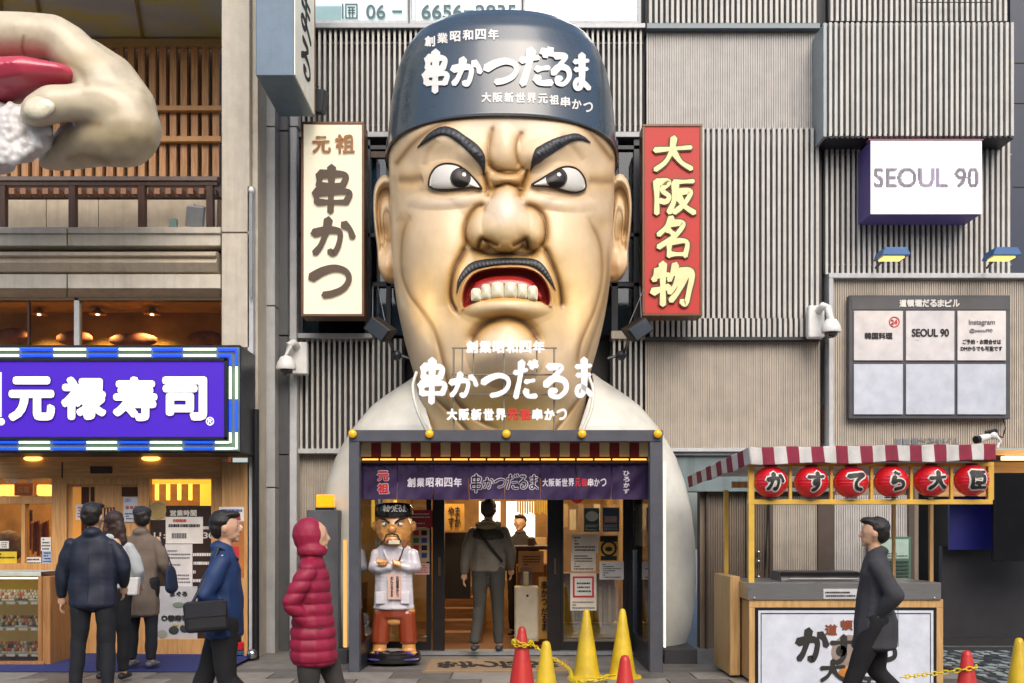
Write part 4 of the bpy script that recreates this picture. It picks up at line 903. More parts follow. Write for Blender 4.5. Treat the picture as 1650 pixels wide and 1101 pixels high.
npr('元', (607, 758, 628, 776), nwt, 1.6); npr('祖', (607, 778, 628, 797), nwt, 1.6)
for ch, r in (('元', (608, 759, 627, 775)), ('祖', (608, 779, 627, 796))): text('printed_letter', ch, nrd, nr, r, t=.001, fat=.9, mp=lambda a, b, l: NMp(a, b, l + .008))
for i, ch in enumerate('創業昭和四年'): npr(ch, (656 + i * 15, 770, 669 + i * 15, 785), nwt)
for i, ch in enumerate('大阪新世界元祖串かつ'): npr(ch, (874 + i * 10.4, 771, 883.4 + i * 10.4, 784), nrd if ch in '元祖' else nwt, .4)
NL = [(758, 765, 777, 794), (779, 770, 796, 788), (797, 770, 815, 786), (816, 765, 836, 789), (835, 766, 851, 788), (852, 766, 868, 789)]
brush('printed_logo', '串かつだるま', nwt, nr, NL, t=.001, w=.12, grow=1.2, mp=lambda a, b, l: NMp(a, b, l + .004))
brush('printed_logo', '串かつだるま', ndk, nr, NL, t=.001, w=.11, mp=lambda a, b, l: NMp(a, b, l + .010))
for i, ch in enumerate('ひろかず'): npr(ch, (1004, 759 + i * 9.6, 1014, 767 + i * 9.6), nwt, .4)
# sliding doors
dfm = mat('door_frame_black', '221f1f', .35, metal=.3)
dr = []
for a, b in ((586, 695), (902, 1012)):
    d = MB(); 
    for r in ((a, 770, a + 6, 1050), (b - 8, 770, b, 1050), (a + 6, 1034, b - 8, 1050), (a + 6, 770, b - 8, 778)): d.pbox(*r, DY, .05)
    o = d.build('sliding_door', dfm, en); pb('pane', (a + 6, 778, b - 8, 1034), DY + .02, .01, glass_m, o); dr.append(o)
for a, b in ((697, 716), (882, 903), (1011, 1020)): pb('door_jamb', (a, 765, b, 1054), DY - .03, .1, dfm, en, .004)
pb('door_handle', (893, 900, 896, 926), DY - .05, .02, mat('handle_brass', '6b5a45', .3, metal=.8), en); pb('door_handle', (706, 898, 710, 928), DY - .05, .02, mat('handle_brass', '6b5a45', .3, metal=.8), en)
pb('door_header', (575, 700, 1060, 770), DY, .1, w_dark, en)
pb('threshold', (575, 1050, 1060, 1056), DY - .1, .25, grey_metal, en)
# posters on the glass
pst = [((941, 819, 966, 857), '3f5f57'), ((971, 818, 998, 857), '35506a')]
for r, c in pst:
    q = pb('poster', r, DY - .01, .004, mat('poster_' + c, c, .5, var=.15), en); lines_print(q, (r[0] + 2, r[3] - 12, r[2] - 2, r[3] - 2), DY - .012, 4, paper, 4)
MB().sphere(P(954, 832, DY - .012), (.075, .004, .06), 16).build('poster_emblem', paper, en); pb('poster_card', (974, 832, 994, 842), DY - .016, .004, mat('card_pink', 'c9a0a0', .6), en)
for r, c, n, sd_ in (((921, 861, 964, 891), 'd8cdbb', 5, 1), ((920, 891, 960, 921), 'd8cdbb', 6, 2), ((966, 905, 1005, 934), 'd9d3cf', 7, 3), ((919, 924, 961, 984), 'd8cdbb', 0, 4)):
    q = pb('notice', r, DY - .012, .004, mat('notice_' + c, c, .7), en)
    if n: lines_print(q, (r[0] + 4, r[1] + 3, r[2] - 3, r[3] - 2), DY - .014, n, ink, sd_)
q = pb('notice_border', (923, 929, 957, 963), DY - .017, .003, ink_red, en); pb('notice_centre', (926, 932, 954, 960), DY - .021, .003, paper, q); lines_print(q, (929, 937, 952, 956), DY - .023, 3, ink, 8); lines_print(q, (922, 968, 958, 982), DY - .018, 3, ink_grey, 9)
q = pb('allergy_poster', (966, 863, 996, 904), DY - .012, .004, mat('poster_yellow', 'd09a1c', .5), en); pb('poster_band', (967, 864, 995, 873), DY - .017, .003, ink, q); pb('poster_band', (968, 896, 994, 903), DY - .017, .003, ink, q)
MB().lathe([(.07, 0), (.075, .003), (.09, .003), (.095, 0)], (0, 0, 0), 24, caps=False).build('poster_ring', ink, q).matrix_basis = Matrix.Translation(P(981, 884, DY - .016) - WP[q]) @ Matrix.Rotation(R(90), 4, 'X'); MB().sphere(P(981, 885, DY - .016), (.045, .003, .028), 12).build('poster_emblem', ink, q)
q = pb('poster', (655, 822, 697, 850), DY - .012, .004, mat('poster_red', 'a02432', .5), en); lines_print(q, (658, 826, 694, 846), DY - .014, 4, paper, 21)
q = pb('poster', (663, 851, 692, 905), DY - .012, .004, mat('poster_cream', 'cdb092', .5), en)
for i in range(8): pb('flag_print', (666 + (i % 2) * 13, 855 + (i // 2) * 12, 675 + (i % 2) * 13, 863 + (i // 2) * 12), DY - .016, .003, [ink_red, mat('print_blue', '2b4a8a', .6), mat('print_green', '2f7a4a', .6), ink][i * 3 % 4], q)
q = pb('notice', (668, 908, 692, 926), DY - .012, .004, mat('notice_pink', 'd8b4ac', .7), en); lines_print(q, (670, 910, 690, 924), DY - .014, 4, ink_red, 11)
for i in range(11): pb('flyer', (1016 + i % 3 * 11, 800 + i // 3 * 22, 1026 + i % 3 * 11, 820 + i // 3 * 22), DY + .02, .004, mat('flyer_%d' % (i % 3), ('b9b2a4', 'a0a6ac', 'c9b48c')[i % 3], .7, var=.3, scale=14), en)
q = MB().box(X(1036, .6) , X(1036, .6) + .01, .5, 1.3, Z(880, .8), Z(812, .8)).build('side_flyer_board', mat('flyer_0', 'b9b2a4', .7), en)
# interior
IN = thing('restaurant_interior', 'warm lit restaurant interior seen through the glass doors below the purple curtain', 'room', (0, 3.6, 0))
ww = mat('interior_wall_warm', 'a97f45', .7, var=.45, scale=2.5); fl = mat('interior_floor', '6e4c30', .4, var=.3, scale=4)
xi0, xi1 = X(575, 0) + .45, X(1052, 0) - .35
MB().box(xi0 - .4, xi1 + .3, 5.6, 5.7, 0, 2.5).build('back_wall', ww, IN)
MB().box(xi0 - .42, xi0 - .4, 1.7, 5.6, 0, 2.5).build('side_wall', ww, IN); MB().box(xi1 + .3, xi1 + .32, 1.7, 5.6, 0, 2.5).build('side_wall', ww, IN)
MB().box(xi0 - .4, xi1 + .3, 1.66, 5.6, 2.45, 2.5).build('ceiling', mat('interior_ceiling', 'a08560', .7), IN); MB().box(xi0 - .4, xi1 + .3, 1.6, 5.6, .01, .03).build('floor', fl, IN)
for i, (x, y) in enumerate(((-.9, 2.4), (0, 2.6), (.9, 2.3), (-.5, 4.2), (.6, 4.3))):
    o = MB().box(x - .12, x + .12, y - .12, y + .12, 2.4, 2.44).build('ceiling_lamp', lamp('ceiling_lamp_warm', 'ffd9a0', 5), IN)
    l = bpy.data.lights.new('ceiling_light', 'AREA'); l.energy = 8; l.size = .3; l.color = (1, .78, .5); lo = bpy.data.objects.new('ceiling_light', l); COL.objects.link(lo); lo.parent = o; lo.location = (0, 0, -.03)
# lit windows at the back and partitions
lw = lamp('paper_screen_lit', 'fff6e4', 1.0)
for r in ((772, 808, 806, 850), (816, 808, 862, 866)): pb('lit_screen', r, 4.2, .03, lw, IN)
pb('screen_frame', (806, 790, 816, 880), 4.15, .08, w_light, IN); pb('partition', (760, 866, 880, 935), 4.25, .1, mat('partition_cream', 'd0b482', .6, var=.15), IN)
for i in range(13): pb('hanging_strip', (833 + i * 3.9, 806 + (i % 2), 836 + i * 3.9, 826 + (i * 7 % 5)), 2.6, .01, mat('menu_strip_yellow', 'd9b24a', .6, var=.2), IN)
q = pb('menu_board', (716, 812, 748, 855), 2.8, .03, mat('menu_board_wood', 'd19a44', .5, var=.15), IN); text('menu_lettering', 'やま\nすか', ink, q, (722, 816, 742, 850), 2.79, fat=.4)
# counter, stools, stairs
MB().box(X(832, 2.5), X(900, 2.5), 2.4, 4.4, .03, 1.02).build('counter', wood('counter_wood', 'a06a34', '744620'), IN, .01)
pb('counter_top', (822, 880, 905, 886), 2.35, .9, w_dark, IN, .004); pb('shelf_items', (850, 866, 862, 880), 2.5, .1, mat('brown_bottle', '4a3428', .3), IN, .01)
q = pb('counter_notice', (835, 888, 876, 922), 2.3, .01, mat('notice_tan', 'b08a5e', .6), IN); lines_print(q, (842, 895, 872, 912), 2.295, 4, ink, 31)
q = pb('lower_panel', (868, 930, 886, 1030), 1.9, .03, mat('menu_board_wood', 'd19a44', .5), IN); text('menu_lettering', '串\nか\nつ', ink, q, (872, 936, 882, 975), 1.88, fat=.3); text('menu_lettering', 'だ\nる\nま', ink, q, (872, 980, 882, 1016), 1.88, fat=.3)
MB().box(X(905, 1.9), X(990, 1.9), 1.9, 2.2, .35, .95).build('bench_back', wood('counter_wood', 'a06a34', '744620'), IN, .01)
MB().box(X(905, 1.9), X(1000, 1.9), 1.95, 2.6, .03, .32).build('bench', w_light, IN, .01)
for i in range(12): pb('wall_menu_strip', (906 + i * 7.4, 940 + i % 3 * 3, 910.5 + i * 7.4, 1010 - i % 4 * 4), 1.86, .02, mat('menu_strip_%d' % (i % 2), ('c9963c', 'a36a24')[i % 2], .6, var=.3, scale=18), IN)
for i in range(7): pb('wall_card', (905 + i * 13, 812 + i % 2 * 9, 915 + i * 13, 850 + i % 3 * 4), 2.9, .01, mat('card_%d' % (i % 3), ('b98d56', 'd2b78c', '8d6a44')[i % 3], .7), IN)
for i in range(5): MB().box(X(700, 1.9) , X(775, 2.4), 2.6 + i * .3, 5.2, .03 + i * .13, .16 + i * .13).build('step', wood('step_wood', '9a6c3c', '6e4824', 'x'), IN, .004)
pb('dark_curtain', (716, 858, 758, 965), 2.9, .04, mat('dark_coats', '1f1a1c', .9, var=.4), IN)
for i in range(4): pb('light_column', (583 + i * 17, 806, 588 + i * 17, 850), 2.1, .03, lamp('vertical_lamp', 'ffc04e', 1.0), IN)
# cabinet with sanitiser
cb_ = thing('beige_cabinet', 'small beige steel cabinet with keyhole standing inside the doorway', 'cabinet', P(848, 1045, 1.85))
pb('body', (829, 946, 868, 1034), 1.8, .3, mat('cabinet_beige', 'b5a993', .45), cb_, .01); pb('door', (831, 950, 866, 1030), 1.785, .013, mat('cabinet_beige', 'b5a993', .45), cb_, .004); MB().sphere(P(850, 960, 1.78), .015, 10).build('keyhole', black_pl, cb_)
sn_ = thing('sanitiser_stand', 'clear acrylic dispenser box standing on the beige cabinet in the doorway', 'dispenser', P(848, 944, 1.85))
pb('box', (838, 915, 858, 944), 1.85, .15, glass('acrylic', (.8, .78, .7), .1), sn_); pb('bottle', (843, 922, 852, 943), 1.88, .06, mat('bottle_white', 'c9c2ae', .4), sn_, .01)
# red lantern peeking under the noren
MB().sphere(P(930, 800, .9), (.075, .075, .08), 14).build('round_lamp', mat('lantern_deep_red', '7a1414', .5, emit=.15, ecol='a01a10'), en, smooth=True)
# warning lamp and cabinet left of the porch
wc = thing('grey_cabinet', 'dark grey utility cabinet left of the porch, partly behind the magenta coat', 'cabinet', P(525, 1060, .9))
MB().box(X(494, .8), X(546, .8), .8, 1.1, 0, Z(822, .8)).build('body', mat('cabinet_grey', '55565a', .45, dirt=.3), wc, .008); pb('pale_label', (484 + 12, 880, 502, 930), .79, .008, paper, wc)
wl_ = thing('warning_lamp', 'amber warning lamp with black base on top of the grey cabinet', 'lamp', P(525, 822, .9))
pb('base', (508, 818, 538, 822.5), .85, .16, black_pl, wl_, .003); pb('lens', (509, 797, 537, 818), .86, .14, mat('amber_lens', 'd8930e', .2, emit=.6, ecol='f0a010', coat=.6, bump=.6, bscale=40), wl_, .012)

# ================================================================ ROOF LETTERS in front of the neck
rl = thing('rooftop_letter_sign', 'white raised brush letters on a thin metal frame standing on the porch roof', 'sign', P(815, 693, 0))
YF = .0
for px in (731, 812, 893): MB().tube([P(px, 694, YF), P(px, 562, YF)], .011, 8).build('upright', mat('galvanised', '8c8577', .4, metal=.5), rl, smooth=True)
for py in (561, 604, 636, 668): MB().tube([P(728, py, YF + .012), P(897, py, YF + .012)], .009, 8).build('crossbar', mat('galvanised', '8c8577', .4, metal=.5), rl, smooth=True)
for px in (745, 763, 865): MB().tube([P(px, 561, YF + .02), P(px, 600, YF + .02)], .008, 8).build('brace', mat('galvanised', '8c8577', .4, metal=.5), rl, smooth=True)
lw2 = mat('raised_letter_white', 'eae6e2', .4, emit=.08, ecol='ffffff', var=.02); le = mat('letter_side_white', 'cfcac2', .5)
LG = [(675, 582, 719, 650), (725, 602, 770, 641), (777, 600, 823, 640), (828, 584, 866, 644), (872, 588, 918, 643), (924, 580, 956, 642)]
brush('logo_letter', '串かつだるま', lw2, rl, LG, Y=YF - .03, t=.05, w=.185)
for i, ch in enumerate('創業昭和四年'): text('letter', ch, lw2, rl, (751 + i * 21.5, 550, 770 + i * 21.5, 570), YF - .02, t=.03, fat=.9)
for i, ch in enumerate('大阪新世界元祖串かつ'): text('letter', ch, mat('raised_letter_red', 'a8241a', .45, emit=.2, ecol='c02010') if ch in '元祖' else lw2, rl, (720 + i * 19.6, 659, 737 + i * 19.6, 678), YF - .02, t=.03, fat=1.1)

# ================================================================ SIGNS ON THE FACADE
def vsign(name, label, r, Y, d, face, frame, inset=4):
    t = thing(name, label, 'sign', P((r[0] + r[2]) / 2, r[3], Y)); m = MB()
    pb('case', r, Y + .004, d, frame, t, .01); pb('light_panel', (r[0] + inset, r[1] + inset, r[2] - inset, r[3] - inset), Y - .008, .012, face, t)
    for q in ((r[0], r[1], r[2], r[1] + inset), (r[0], r[3] - inset, r[2], r[3]), (r[0], r[1] + inset, r[0] + inset, r[3] - inset), (r[2] - inset, r[1] + inset, r[2], r[3] - inset)): pb('frame', q, Y - .02, .024, frame, t, .004)
    return t
brz = mat('bronze_frame', '6a4a34', .4, metal=.3)
fw = mat('lit_cream_face', 'e4ddc4', .5, emit=.12, ecol='fff0cc', var=.03)
t = vsign('vertical_sign', 'tall cream lightbox with bronze frame and dark brush characters, left of the head', (485, 196, 587, 510), 1.55, .3, fw, brz)
gold = mat('gold_brush', '94602a', .5); brn = mat('brown_brush', '4f3d2c', .5)
brush('letter', '元祖', gold, t, [(503, 219, 532, 246), (541, 219, 571, 246)], 1.53, t=.008, w=.15)
brush('letter', '串', brn, t, [(503, 270, 566, 342)], 1.53, t=.008, w=.16); brush('letter', 'か', brn, t, [(503, 352, 572, 412)], 1.53, t=.008, w=.17); brush('letter', 'つ', brn, t, [(500, 424, 567, 478)], 1.53, t=.008, w=.19)
fr_ = mat('lit_red_face', 'a81f16', .5, emit=.05, ecol='d03018', var=.12, scale=1.5)
t = vsign('vertical_sign', 'tall red lightbox with four pale outlined characters, right of the head', (1035, 200, 1132, 509), 1.55, .3, fr_, brz)
yel = mat('pale_gold_letter', 'd8d09a', .5, emit=.08, ecol='e8e0a8'); okl = mat('dark_gold_outline', '4a3b12', .5)
R4 = [(1053, 222, 1116, 276), (1052, 290, 1120, 345), (1056, 352, 1114, 414), (1050, 426, 1116, 492)]
brush('letter_outline', '大阪名物', okl, t, R4, 1.53, t=.006, w=.15, grow=2.2); brush('letter', '大阪名物', yel, t, R4, 1.525, t=.012, w=.15)
# led sign
ls = thing('led_sign', 'white lit sign box with dotted violet SEOUL 90 lettering below the jutting slats', 'sign', P(1493, 345, 1.8))
MB().box(X(1403, 1.7), X(1582, 1.7), 1.712, 2.15, Z(345, 1.7), Z(226, 1.7)).build('case', mat('case_violet', '564b80', .5, emit=.02, ecol='5a48c0'), ls, .004)
pb('screen', (1403, 226, 1582, 345), 1.7, .01, mat('led_white', 'e6e2ea', .5, emit=.1, ecol='f6f2fc', var=.02), ls); MB().pbox(1400, 224, 1585, 226, 1.69, .1).build('top_rim', mat('rim_red', '8a4a50', .4), ls)
gv, gf = glyphs('SEOUL 90', 0.); lo_, hi_ = gv.min(0), gv.max(0); gu = (gv - lo_) / (hi_ - lo_); bv = BVHTree.FromPolygons([tuple(p) for p in gu], gf)
dk1, dk2 = MB(), MB(); nx, ny = 86, 17
for i in range(nx):
    for j in range(ny):
        u_, w_ = (i + .5) / nx, (j + .5) / ny; 
        if any(bv.ray_cast(Vector((u_ + du, w_ + dw, 5)), Vector((0, 0, -1)))[0] is not None for du, dw in ((0, 0), (.006, 0), (-.006, 0), (0, .035), (0, -.035))):
            x = 1408 + u_ * 169; y = 302 - w_ * 31; (dk2 if .44 < u_ < .64 else dk1).pbox(x - .62, y - .62, x + .62, y + .62, 1.694, .004)
setp(dk1.build('led_dots', mat('led_violet', '1d1230', .6), ls), kind='stuff'); setp(dk2.build('led_dots', mat('led_violet_pale', '6f6588', .6), ls), kind='stuff')
# tenant board
tb = thing('tenant_board', 'dark framed tenant board with six white panels on the ribbed wall at right', 'sign', P(1498, 675, 2.05))
YT = 2.0; pb('back', (1368, 476, 1628, 675), YT + .02, .09, mat('board_charcoal', '45464c', .4), tb, .006)
pb('header', (1372, 479, 1625, 499), YT + .012, .006, mat('board_charcoal', '45464c', .4), tb)
for i, ch in enumerate('道頓堀だるまビル'): text('header_letter', ch, paper, tb, (1449 + i * 12.2, 483, 1460.5 + i * 12.2, 495), YT + .01, fat=.5)
pw_ = mat('panel_white', 'c4c1c3', .35, coat=.1); pl_ = mat('panel_pale_blue', 'b6bcc8', .3, coat=.2)
PC = [(1376, 1455), (1460, 1538), (1543, 1621)]; pan = []
for j, (y0, y1) in enumerate(((501, 581), (587, 668))):
    for a, b in PC: pan.append(pb('panel', (a, y0, b, y1), YT - .002, .02, pw_ if j == 0 else pl_, tb, .003))
text('panel_lettering', '韓国料理', ink, pan[0], (1393, 536, 1438, 547), YT - .004, t=.003, fat=.4); MB().tube([P(1441 + 8 * math.cos(a), 519 + 8 * math.sin(a), YT - .006) for a in np.linspace(0, 2 * math.pi, 22)], .006, 6).build('ring_mark', ink_red, pan[0]); text('ring_number', '24', ink_red, pan[0], (1435, 515, 1446, 523), YT - .006, fat=.3)
text('panel_lettering', 'SEOUL 90', ink, pan[1], (1469, 530, 1529, 543), YT - .004, t=.003, fat=.5); lines_print(pan[1], (1475, 546, 1524, 550), YT - .004, 1, mat('print_pinkgrey', 'b9a9ae', .6), 3)
text('panel_lettering', 'Instagram', ink_grey, pan[2], (1561, 515, 1603, 526), YT - .004, t=.003, fat=.2); text('panel_lettering', '@seoul90', ink_grey, pan[2], (1562, 530, 1599, 537), YT - .004, t=.003, fat=.15)
text('panel_lettering', 'ご予約・お問合せは', ink, pan[2], (1551, 547, 1613, 555), YT - .004, t=.003, fat=.25); text('panel_lettering', 'DMからでも可能です', ink, pan[2], (1548, 558, 1615, 566), YT - .004, t=.003, fat=.25)
# picture lamps over the board
for i, (px, lab) in enumerate(((1443, 'blue hooded picture lamp on a black arm above the left half of the tenant board'), (1622, 'blue hooded picture lamp on a black arm at the right edge above the tenant board'))):
    t = thing('picture_lamp', lab, 'lamp', P(px - 30, 438, 2.0), group='blue picture lamps above the tenant board')
    MB().tube([P(px - 32, 432, 2.0), P(px - 14, 413, 1.55)], .014, 8).build('arm', black_pl, t, smooth=True)
    a, b = px - 24, px + 24; Yl = 1.35
    MB().prism([P(a + 2, 411, Yl), P(a + 7, 398, Yl), P(b - 6, 398, Yl), P(b, 407, Yl), P(b, 411, Yl)], (0, .3, .0)).build('hood', mat('lamp_hood_blue', '2f5f92', .4, coat=.2), t, .006)
    o = MB().box(X(a + 7, Yl), X(b - 7, Yl), Yl + .04, Yl + .22, Z(413, Yl) - .005, Z(411.5, Yl)).build('tube', lamp('lamp_tube_warm', 'ffc870', .9), t)
    l = bpy.data.lights.new('picture_light', 'SPOT'); l.energy = 9; l.color = (1, .8, .45); l.spot_size = R(85); l.spot_blend = .8; l.shadow_soft_size = .08
    lo = bpy.data.objects.new('picture_light', l); COL.objects.link(lo); lo.parent = o; lo.location = (0, 0, -.03); lo.rotation_euler = (R(30), 0, 0)
# cctv domes
def cctv(px, py, Y, s, lab, side):
    t = thing('security_camera', lab, 'camera', P(px, py + 30 * s, Y)); k = 1 / sc(Y) * s; c = P(px, py, Y)
    MB().box(c.x - 13 * k, c.x + 13 * k, Y, Y + .12, c.z - 26 * k, c.z + 26 * k).build('mount_box', white_pl, t, .012)
    MB().tube([c + Vector((side * 4 * k, 0, 18 * k)), c + Vector((side * 6 * k, -.1, 22 * k)), c + Vector((side * 12 * k, -.18, 16 * k)), c + Vector((side * 14 * k, -.2, -5 * k))], [6 * k] * 4, 12).build('bracket', white_pl, t, smooth=True)
    d = c + Vector((side * 15 * k, -.2, -14 * k)); MB().lathe([(2 * k, 14 * k), (9 * k, 11 * k), (14 * k, 2 * k), (16 * k, -6 * k), (15 * k, -9 * k)], d, 24).build('housing', white_pl, t, smooth=True)
    MB().sphere(d + Vector((0, 0, -9 * k)), (11 * k, 11 * k, 9 * k), 18).build('dome', mat('dome_smoked', '2a2630', .08, coat=1), t, smooth=True)
cctv(482, 577, 1.9, 1.0, 'white dome security camera on the grey strip left of the slats, below the cream sign', -1)
cctv(1316, 518, 1.9, 1.0, 'white dome security camera on the wall left of the tenant board', 1)
t = thing('bullet_camera', 'cluster of white and black camera with cables at the right end of the striped awning', 'camera', P(1592, 720, 1.7))
MB().tube([P(1576, 708, 1.6), P(1592, 704, 1.8)], [.045, .04], 12).build('body', white_pl, t, smooth=True); MB().tube([P(1572, 709, 1.58), P(1577, 708, 1.6)], .047, 12).build('lens_hood', black_pl, t, smooth=True)
MB().sphere(P(1600, 702, 1.8), .05, 12).build('joint', white_pl, t, smooth=True); MB().tube([P(1604, 700, 1.8), P(1612, 712, 1.8), P(1606, 722, 1.8)], .018, 8).build('arm', white_pl, t, smooth=True); MB().tube([P(1588, 698, 1.8), P(1606, 694, 1.8)], .03, 8).build('second_body', black_pl, t, smooth=True)
MB().tube([P(1600, 700, 1.85), P(1616, 705, 1.9), P(1620, 690, 2.0), P(1617, 676, 2.05)], .009, 6).build('cable', black_pl, t, smooth=True)
# floodlights aimed at the face
for (px, py), sg, lab in (((613, 531), 1, 'black floodlight on wires left of the chin, aimed at the giant face'), ((1027, 531), -1, 'black floodlight on wires right of the chin, aimed at the giant face')):
    t = thing('floodlight', lab, 'lamp', P(px, py, 1.0), group='black floodlights beside the chin'); c = P(px, py, .75)
    ax = Vector((.10, 0, -.065 * sg)) if sg > 0 else Vector((.10, 0, .065)); ax = Vector((.105, .02, -sg * .075)); ay = Vector((sg * .03, .09, .02)); az = Vector((sg * .05, -.01, .065))
    MB().obox(c, ax, ay, az).build('housing', black_pl, t, .012); MB().obox(c - ay * 1.08, ax * .85, ay * .06, az * .8).build('glass', mat('lamp_glass', '3a4048', .1, coat=1), t)
    for d in (-14, 8): MB().tube([c + Vector((d / 150, .05, .05)), P(px + (-sg * 12 if d < 0 else -sg * 4), 462, 1.6)], .004, 5).build('wire', grey_metal, t)
    MB().tube([c + Vector((sg * .08, .05, -.08)), P(px + sg * 22, 570, 1.1), P(px + sg * 48, 578, 1.1)], .018, 8).build('arm', dark_metal, t, smooth=True)
    MB().sphere(P(px + sg * 26, 573, 1.08), .06, 10).build('joint', dark_metal, t, smooth=True)
    l = bpy.data.lights.new('floodlight_beam', 'SPOT'); l.energy = 11; l.color = (1, .74, .34); l.spot_size = R(95); l.spot_blend = .8; l.shadow_soft_size = .25
    lo = bpy.data.objects.new('floodlight_beam', l); COL.objects.link(lo); p = c + Vector((sg * .05, -1.0, .0)); lo.location = c + Vector((sg * .0, -.35, .03)) - WP[t]; lo.parent = t
    lo.rotation_euler = (Vector(lo.location) + WP[t] - P(815, 415, .0)).to_track_quat('Z', 'Y').to_euler()
# projecting sign top left
pj = thing('projecting_sign', 'blue grey box sign jutting out at the top left with script on its side', 'sign', (X(445, .3), .8, Z(122, .25)))
xa, xb = X(412, .25), X(475, .25); zb = Z(122, .25)
MB().box(xa, xb - .012, .25, 1.35, zb, zb + 2.2).build('case', mat('sign_blue_grey', '5f7486', .4, streak=.1), pj, .008)
MB().box(xb - .012, xb, .27, 1.33, zb + .02, zb + 2.2).build('side_panel', mat('lit_white_side', 'd8d4c6', .5, emit=.08, ecol='fff6e0'), pj)
MB().box(xb - .012, xb + .008, 1.33, 1.36, zb, zb + 2.2).build('edge', brz, pj)
def sideplane(px, py, lift): return np.stack([xb + lift, .28 + (np.asarray(px)) , np.asarray(py)], -1)
brush('script_letter', 'るま', ink, pj, [(.22, zb + .62, .86, zb + .22), (.2, zb + 1.15, .88, zb + .7)], t=.004, w=.11, mp=sideplane)
MB().obox(P(515, 165, 1.9), (.07, 0, 0), (0, .12, .03), (.015, 0, .14)).build('rear_spot', mat('spot_dark', '23272c', .4), pj, .01); MB().tube([P(498, 128, 1.5), P(512, 140, 1.9)], .015, 8).build('spot_arm', black_pl, pj)

# ================================================================ PORCH FLOOR OBJECTS
mt = thing('door_mat', 'tan door mat with black brush logo in front of the doors', 'mat', (X(800, .3), .35, .03))
zf = .035
MB().box(X(693, .35) - .02, X(912, .35) + .02, -.08, .85, .03, .042).build('pile', mat('mat_tan', '9c8364', .95, var=.2, scale=60, bump=.8, bscale=300), mt, .004)
MB().box(X(693, .35) - .05, X(912, .35) + .05, -.11, .88, .026, .036).build('border', mat('mat_border', '7e6a52', .9), mt)
def floorp(px, py, lift): return np.stack([np.asarray(px), np.asarray(py), .042 + lift], -1)
x0 = X(705, .35); w6 = (X(905, .35) - x0) / 6
brush('printed_logo', '串かつだるま', mat('mat_print', '1f1a16', .95), mt, [(x0 + i * w6, .62, x0 + (i + .9) * w6, .12) for i in range(6)], t=.001, w=.17, mp=lambda a, b, l: floorp(a, .74 - b, l))
def cone(px, ptop, pbase, m, lab, h=.7, name='traffic_cone', group='cones in front of the porch'):
    # distance follows from where its top is seen, for a cone of height h
    s = (VY - ptop) / (h - EYE); Y = F / s + CAMY; x = X(px, Y)
    t = thing(name, lab, 'cone', (x, Y, 0), group=group)
    MB().lathe([(.055, 0.045), (.14, .05), (.15, .05)], (x, Y, 0), 28).lathe([(.135, .05), (.125, .09), (.032, h - .03), (.024, h - .008), (.012, h), (.0001, h)], (x, Y, 0), 28).build('body', m, t, smooth=True)
    MB().lathe([(.19, .0), (.195, .02), (.18, .045), (.13, .055)], (x, Y, 0), 32).build('base', m, t, smooth=True)
    return t, Vector((x, Y, h))
yc = mat('cone_yellow', 'cfae18', .45, var=.15, dirt=.4, bump=.1, coat=.15); rc = mat('cone_red', 'bf261c', .45, var=.15, dirt=.35, bump=.1, coat=.15)
cone(945, 982, 1090, yc, 'large yellow cone in front of the right glass door, left of the pair'); cone(1003, 981, 1088, yc, 'large yellow cone beside the right porch post, right of the pair')
_, ra = cone(841, 1010, 0, rc, 'red cone with yellow chain hung round its neck, left of the yellow cones'); _, yb = cone(880, 1033, 0, yc, 'yellow cone at the bottom edge just right of the chained red cone')
_, rb = cone(1007, 1056, 0, rc, 'red cone tip at the bottom edge below the yellow cone pair'); _, rd = cone(1558, 1048, 0, rc, 'red cone on the terrazzo floor right of the dessert cart'); _, ye = cone(1642, 1028, 0, yc, 'yellow cone cut by the right edge of the photo')
# chain
def chain(pts, lab):
    c = cat(pts, 60); L = np.r_[0, np.cumsum(np.linalg.norm(np.diff(c, axis=0), axis=1))]; n = int(L[-1] / .034)
    t = thing('plastic_chain', lab, 'chain', tuple(c[0])); m = mat('chain_yellow', 'd9be1a', .4)
    q = np.stack([np.interp(np.linspace(0, L[-1], n), L, c[:, i]) for i in range(3)], -1); b = MB()
    for i in range(n - 1):
        p, d = Vector(q[i]), (Vector(q[i + 1]) - Vector(q[i])); d.normalize(); a = d.cross(Vector((0, .3, 1))).normalized(); 
        if i % 2: a = d.cross(a)
        b.tube([p + d * .024 * math.cos(k) + a * .012 * math.sin(k) for k in np.linspace(0, 2 * math.pi, 11)], .0042, 5)
    setp(b.build('chain_links', m, t, smooth=True), kind='stuff')
ring = [tuple(ra + Vector((.075 * math.cos(a), .075 * math.sin(a), -.13 - .02 * math.sin(a * 1.3)))) for a in np.linspace(0, 4 * math.pi, 18)]
chain(ring + [tuple(ra + Vector((.12, -.1, -.16))), tuple(ra + Vector((.35, -.4, -.28))), tuple(rb + Vector((-.3, .2, -.2))), tuple(rb + Vector((-.05, 0, -.12)))], 'yellow plastic chain wound round the red cone and sagging to the right')
chain([tuple(rd + Vector((-.45, -.1, -.16))), tuple(rd + Vector((-.2, 0, -.15))), tuple(rd + Vector((0, -.06, -.11))), tuple(rd + Vector((.07, 0, -.1)))], 'short yellow plastic chain reaching the red cone right of the cart')
